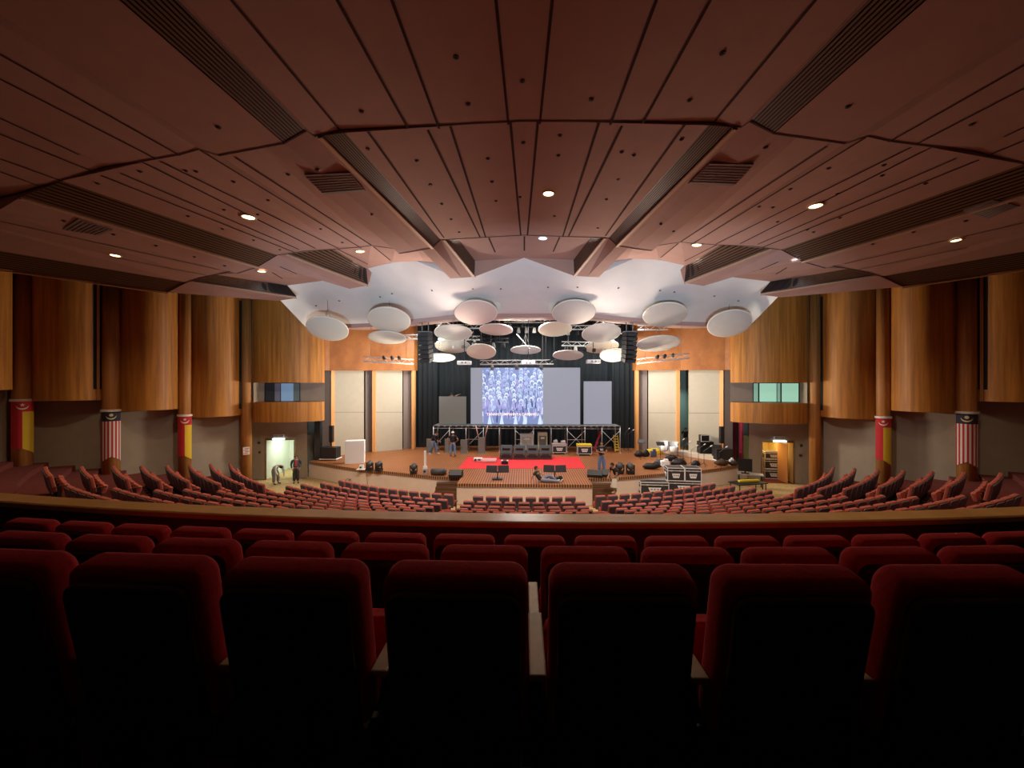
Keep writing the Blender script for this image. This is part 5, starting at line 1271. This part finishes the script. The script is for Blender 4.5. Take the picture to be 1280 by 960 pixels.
# ============================ CEILING ITEMS ============================
bpy.context.view_layer.update(); dg=bpy.context.evaluated_depsgraph_get()
bm_=bmesh.new(); bm_.from_mesh(ceiling.data); bv2=BVHTree.FromBMesh(bm_); bm_.free()
def chit(px,py):
    d=(P(px,py,10)-EYE).normalized(); h=bv2.ray_cast(EYE,d)
    if h[0] is None: return None,None
    n=h[1]; 
    if n.dot(d)>0: n=-n
    return h[0],n
def orient(n): return n.to_track_quat('Z','Y').to_euler()
lamps=[(685.5,241,12,'warm','brightest warm ceiling downlight on the centre line'),(678.5,297,9,'cool','small cool downlight just below the brightest one on the centre line'),(310.5,270.5,13,'warm','square warm downlight between grooves, white-box side'),(450,313.5,9,'warm','warm round downlight close to the white soffit, white-box side'),
 (144,318.5,9,'warm','outermost warm downlight, white-box side'),(327,338.5,8,'warm','small warm downlight below the long dark grille, white-box side'),(871,305.5,10,'warm','warm downlight close to the white soffit, flight-case side'),(1019.5,256.5,13,'warm','bright square downlight between grooves, flight-case side'),
 (995,326,8,'cool','cool white downlight below the long dark grille, flight-case side'),(1195,299.5,9,'warm','outermost warm downlight, flight-case side')]
for px,py,s_,kd,lab in lamps:
    h,n=chit(px,py)
    if h is None: continue
    D=proj(h)[2]; r=s_*.55*D/F*1.0
    t=T('ceiling_downlight',lab,'ceiling light',h+n*.01); t.rotation_euler=orient(n)
    g=MB(); g.lathe([(r*1.25,.0),(r*1.25,.03),(r,.035),(r*.95,.0)],(0,0,0),20); g.build('trim_ring',M_edge if kd=='warm' else M_plate,t)
    g=MB(); g.lathe([(0,.028),(r*.6,.026),(r*.97,.012)],(0,0,0),20); g.build('lens',emis('lens_'+kd,(1,.72,.36) if kd=='warm' else (.9,.95,1),9 if kd=='warm' else 7),t)
    l=bpy.data.lights.new('downlight','SPOT'); l.energy=(1700 if 'brightest' in lab and kd=='warm' else 480) if kd=='warm' else 200; l.color=(1,.75,.45) if kd=='warm' else (.9,.95,1); l.spot_size=2.3; l.spot_blend=.8; l.shadow_soft_size=.08
    o=bpy.data.objects.new('downlight',l); C.objects.link(o); o.location=h+Vector((0,0,-.08))
for (c_,lab) in (([(380,219),(438,216.5),(457,239),(405,243)],'grey rectangular vent beside the long grille, white-box side'),([(887,205),(942,206),(918,232),(860,230)],'grey rectangular vent beside the long grille, flight-case side'),([(78,287),(98,274),(141,288),(124,294)],'dim grey vent on the outer lower panel, white-box side'),([(1204,264),(1240,250),(1275,258),(1235,273)],'dim grey vent on the outer lower panel, flight-case side')):
    cx_=sum(c[0] for c in c_)/4; cy_=sum(c[1] for c in c_)/4; h0,n0=chit(cx_,cy_)
    if h0 is None: continue
    g=MB(); cen=h0; ps=[]
    for c in c_:
        dd_=(P(c[0],c[1],10)-EYE).normalized(); tt=((h0+n0*.03)-EYE).dot(n0)/dd_.dot(n0); ps.append(EYE+dd_*tt-cen)
    g.face(ps,0)
    for a_,b_ in zip(ps,ps[1:]+ps[:1]): g.face([a_,b_,b_-n0*.05,a_-n0*.05],0)
    for k in range(1,8):
        f_=k/8; A_=ps[0].lerp(ps[3],f_); B_=ps[1].lerp(ps[2],f_); g.tube(A_+n0*.006,B_+n0*.006,.010,seg=4)
    o=g.build('ceiling_vent',M_vent,loc=cen); tag(o,lab,'vent')
SK=[(570,71),(653,101),(585,130),(452,139),(739,124),(862,125),(903,66),(957,184),(1060,133),(654,178),(610,198),(700,169),(698,194),(460,186),(521,201),(538,231),(615,227),(620,251),(552,255),(564,274),(574,290),(777,190),(792,194),(773,224),(758,249),(747,285),(693,270),(650,246),(852,174),(842,289),(826,280),(868,208),(896,226),(292,227),(273,159),(360,218),(397,212),(402,230),(401,286),(428,303),(465,268),(232,213),(245,214),(335,250),(322,268),(280,262),(175,214),(122,229),(235,270),(278,286),(317,300),(350,312),(80,276),(142,293),(195,307),(243,321),(281,332),(988,236),(949,258),(1047,242),(1036,210),(972,277),(1017,290),(1050,272),(1009,287),(966,259),(1105,206),(1103,219),(1157,229),(1215,155),(1207,276),(1142,290),(1091,305)]
proto=None; nsk=0
for px,py in SK:
    h,n=chit(px,py)
    if h is None: continue
    if proto is None:
        g=MB(); g.lathe([(.055,0),(.055,.012),(.035,.02),(.03,.0)],(0,0,0),10); g.tube((0,0,0),(0,0,.035),.02,seg=8); proto=g.build('ceiling_sprinkler',mat('sprinkler_dark',(.05,.03,.03),.4)); o=proto
    else: o=proto.copy(); C.objects.link(o)
    o.location=h+n*.002; o.rotation_euler=orient(n)
    side='white-box half' if px<655 else 'flight-case half'; zone='over the balcony' if h.y<8.8 else ('before the white soffit' if h.y>14.9 else 'in the middle span'); lane='along the centre strips' if abs(h.x)<3.6 else ('between the long grilles' if abs(h.x)<10 else 'outside the long grilles'); tag(o,'small dark round ceiling socket %s, %s, %s'%(zone,lane,side),'ceiling socket','ceiling sockets')
# soffit sockets
bm2=bmesh.new(); bm2.from_mesh(bpy.data.objects['wall_front'].data); bv3=BVHTree.FromBMesh(bm2); bm2.free()
for px,py in ((424,376),(490,367),(540,363),(395,382),(591,361),(626,361),(685,359),(722,359),(773,360),(825,363),(893,370),(923,376),(475,371),(843,365)):
    d=(P(px,py,10)-EYE).normalized(); h=bv3.ray_cast(EYE,d)
    if h[0] is None: continue
    n=h[1] if h[1].dot(d)<0 else -h[1]; o=proto.copy(); C.objects.link(o); o.location=h[0]+n*.002; o.rotation_euler=orient(n); tag(o,'small dark round socket in the white soffit above the '+('outer discs' if abs(px-655)>150 else 'inner discs')+(', white-box half' if px<655 else ', flight-case half'),'ceiling socket','soffit sockets')
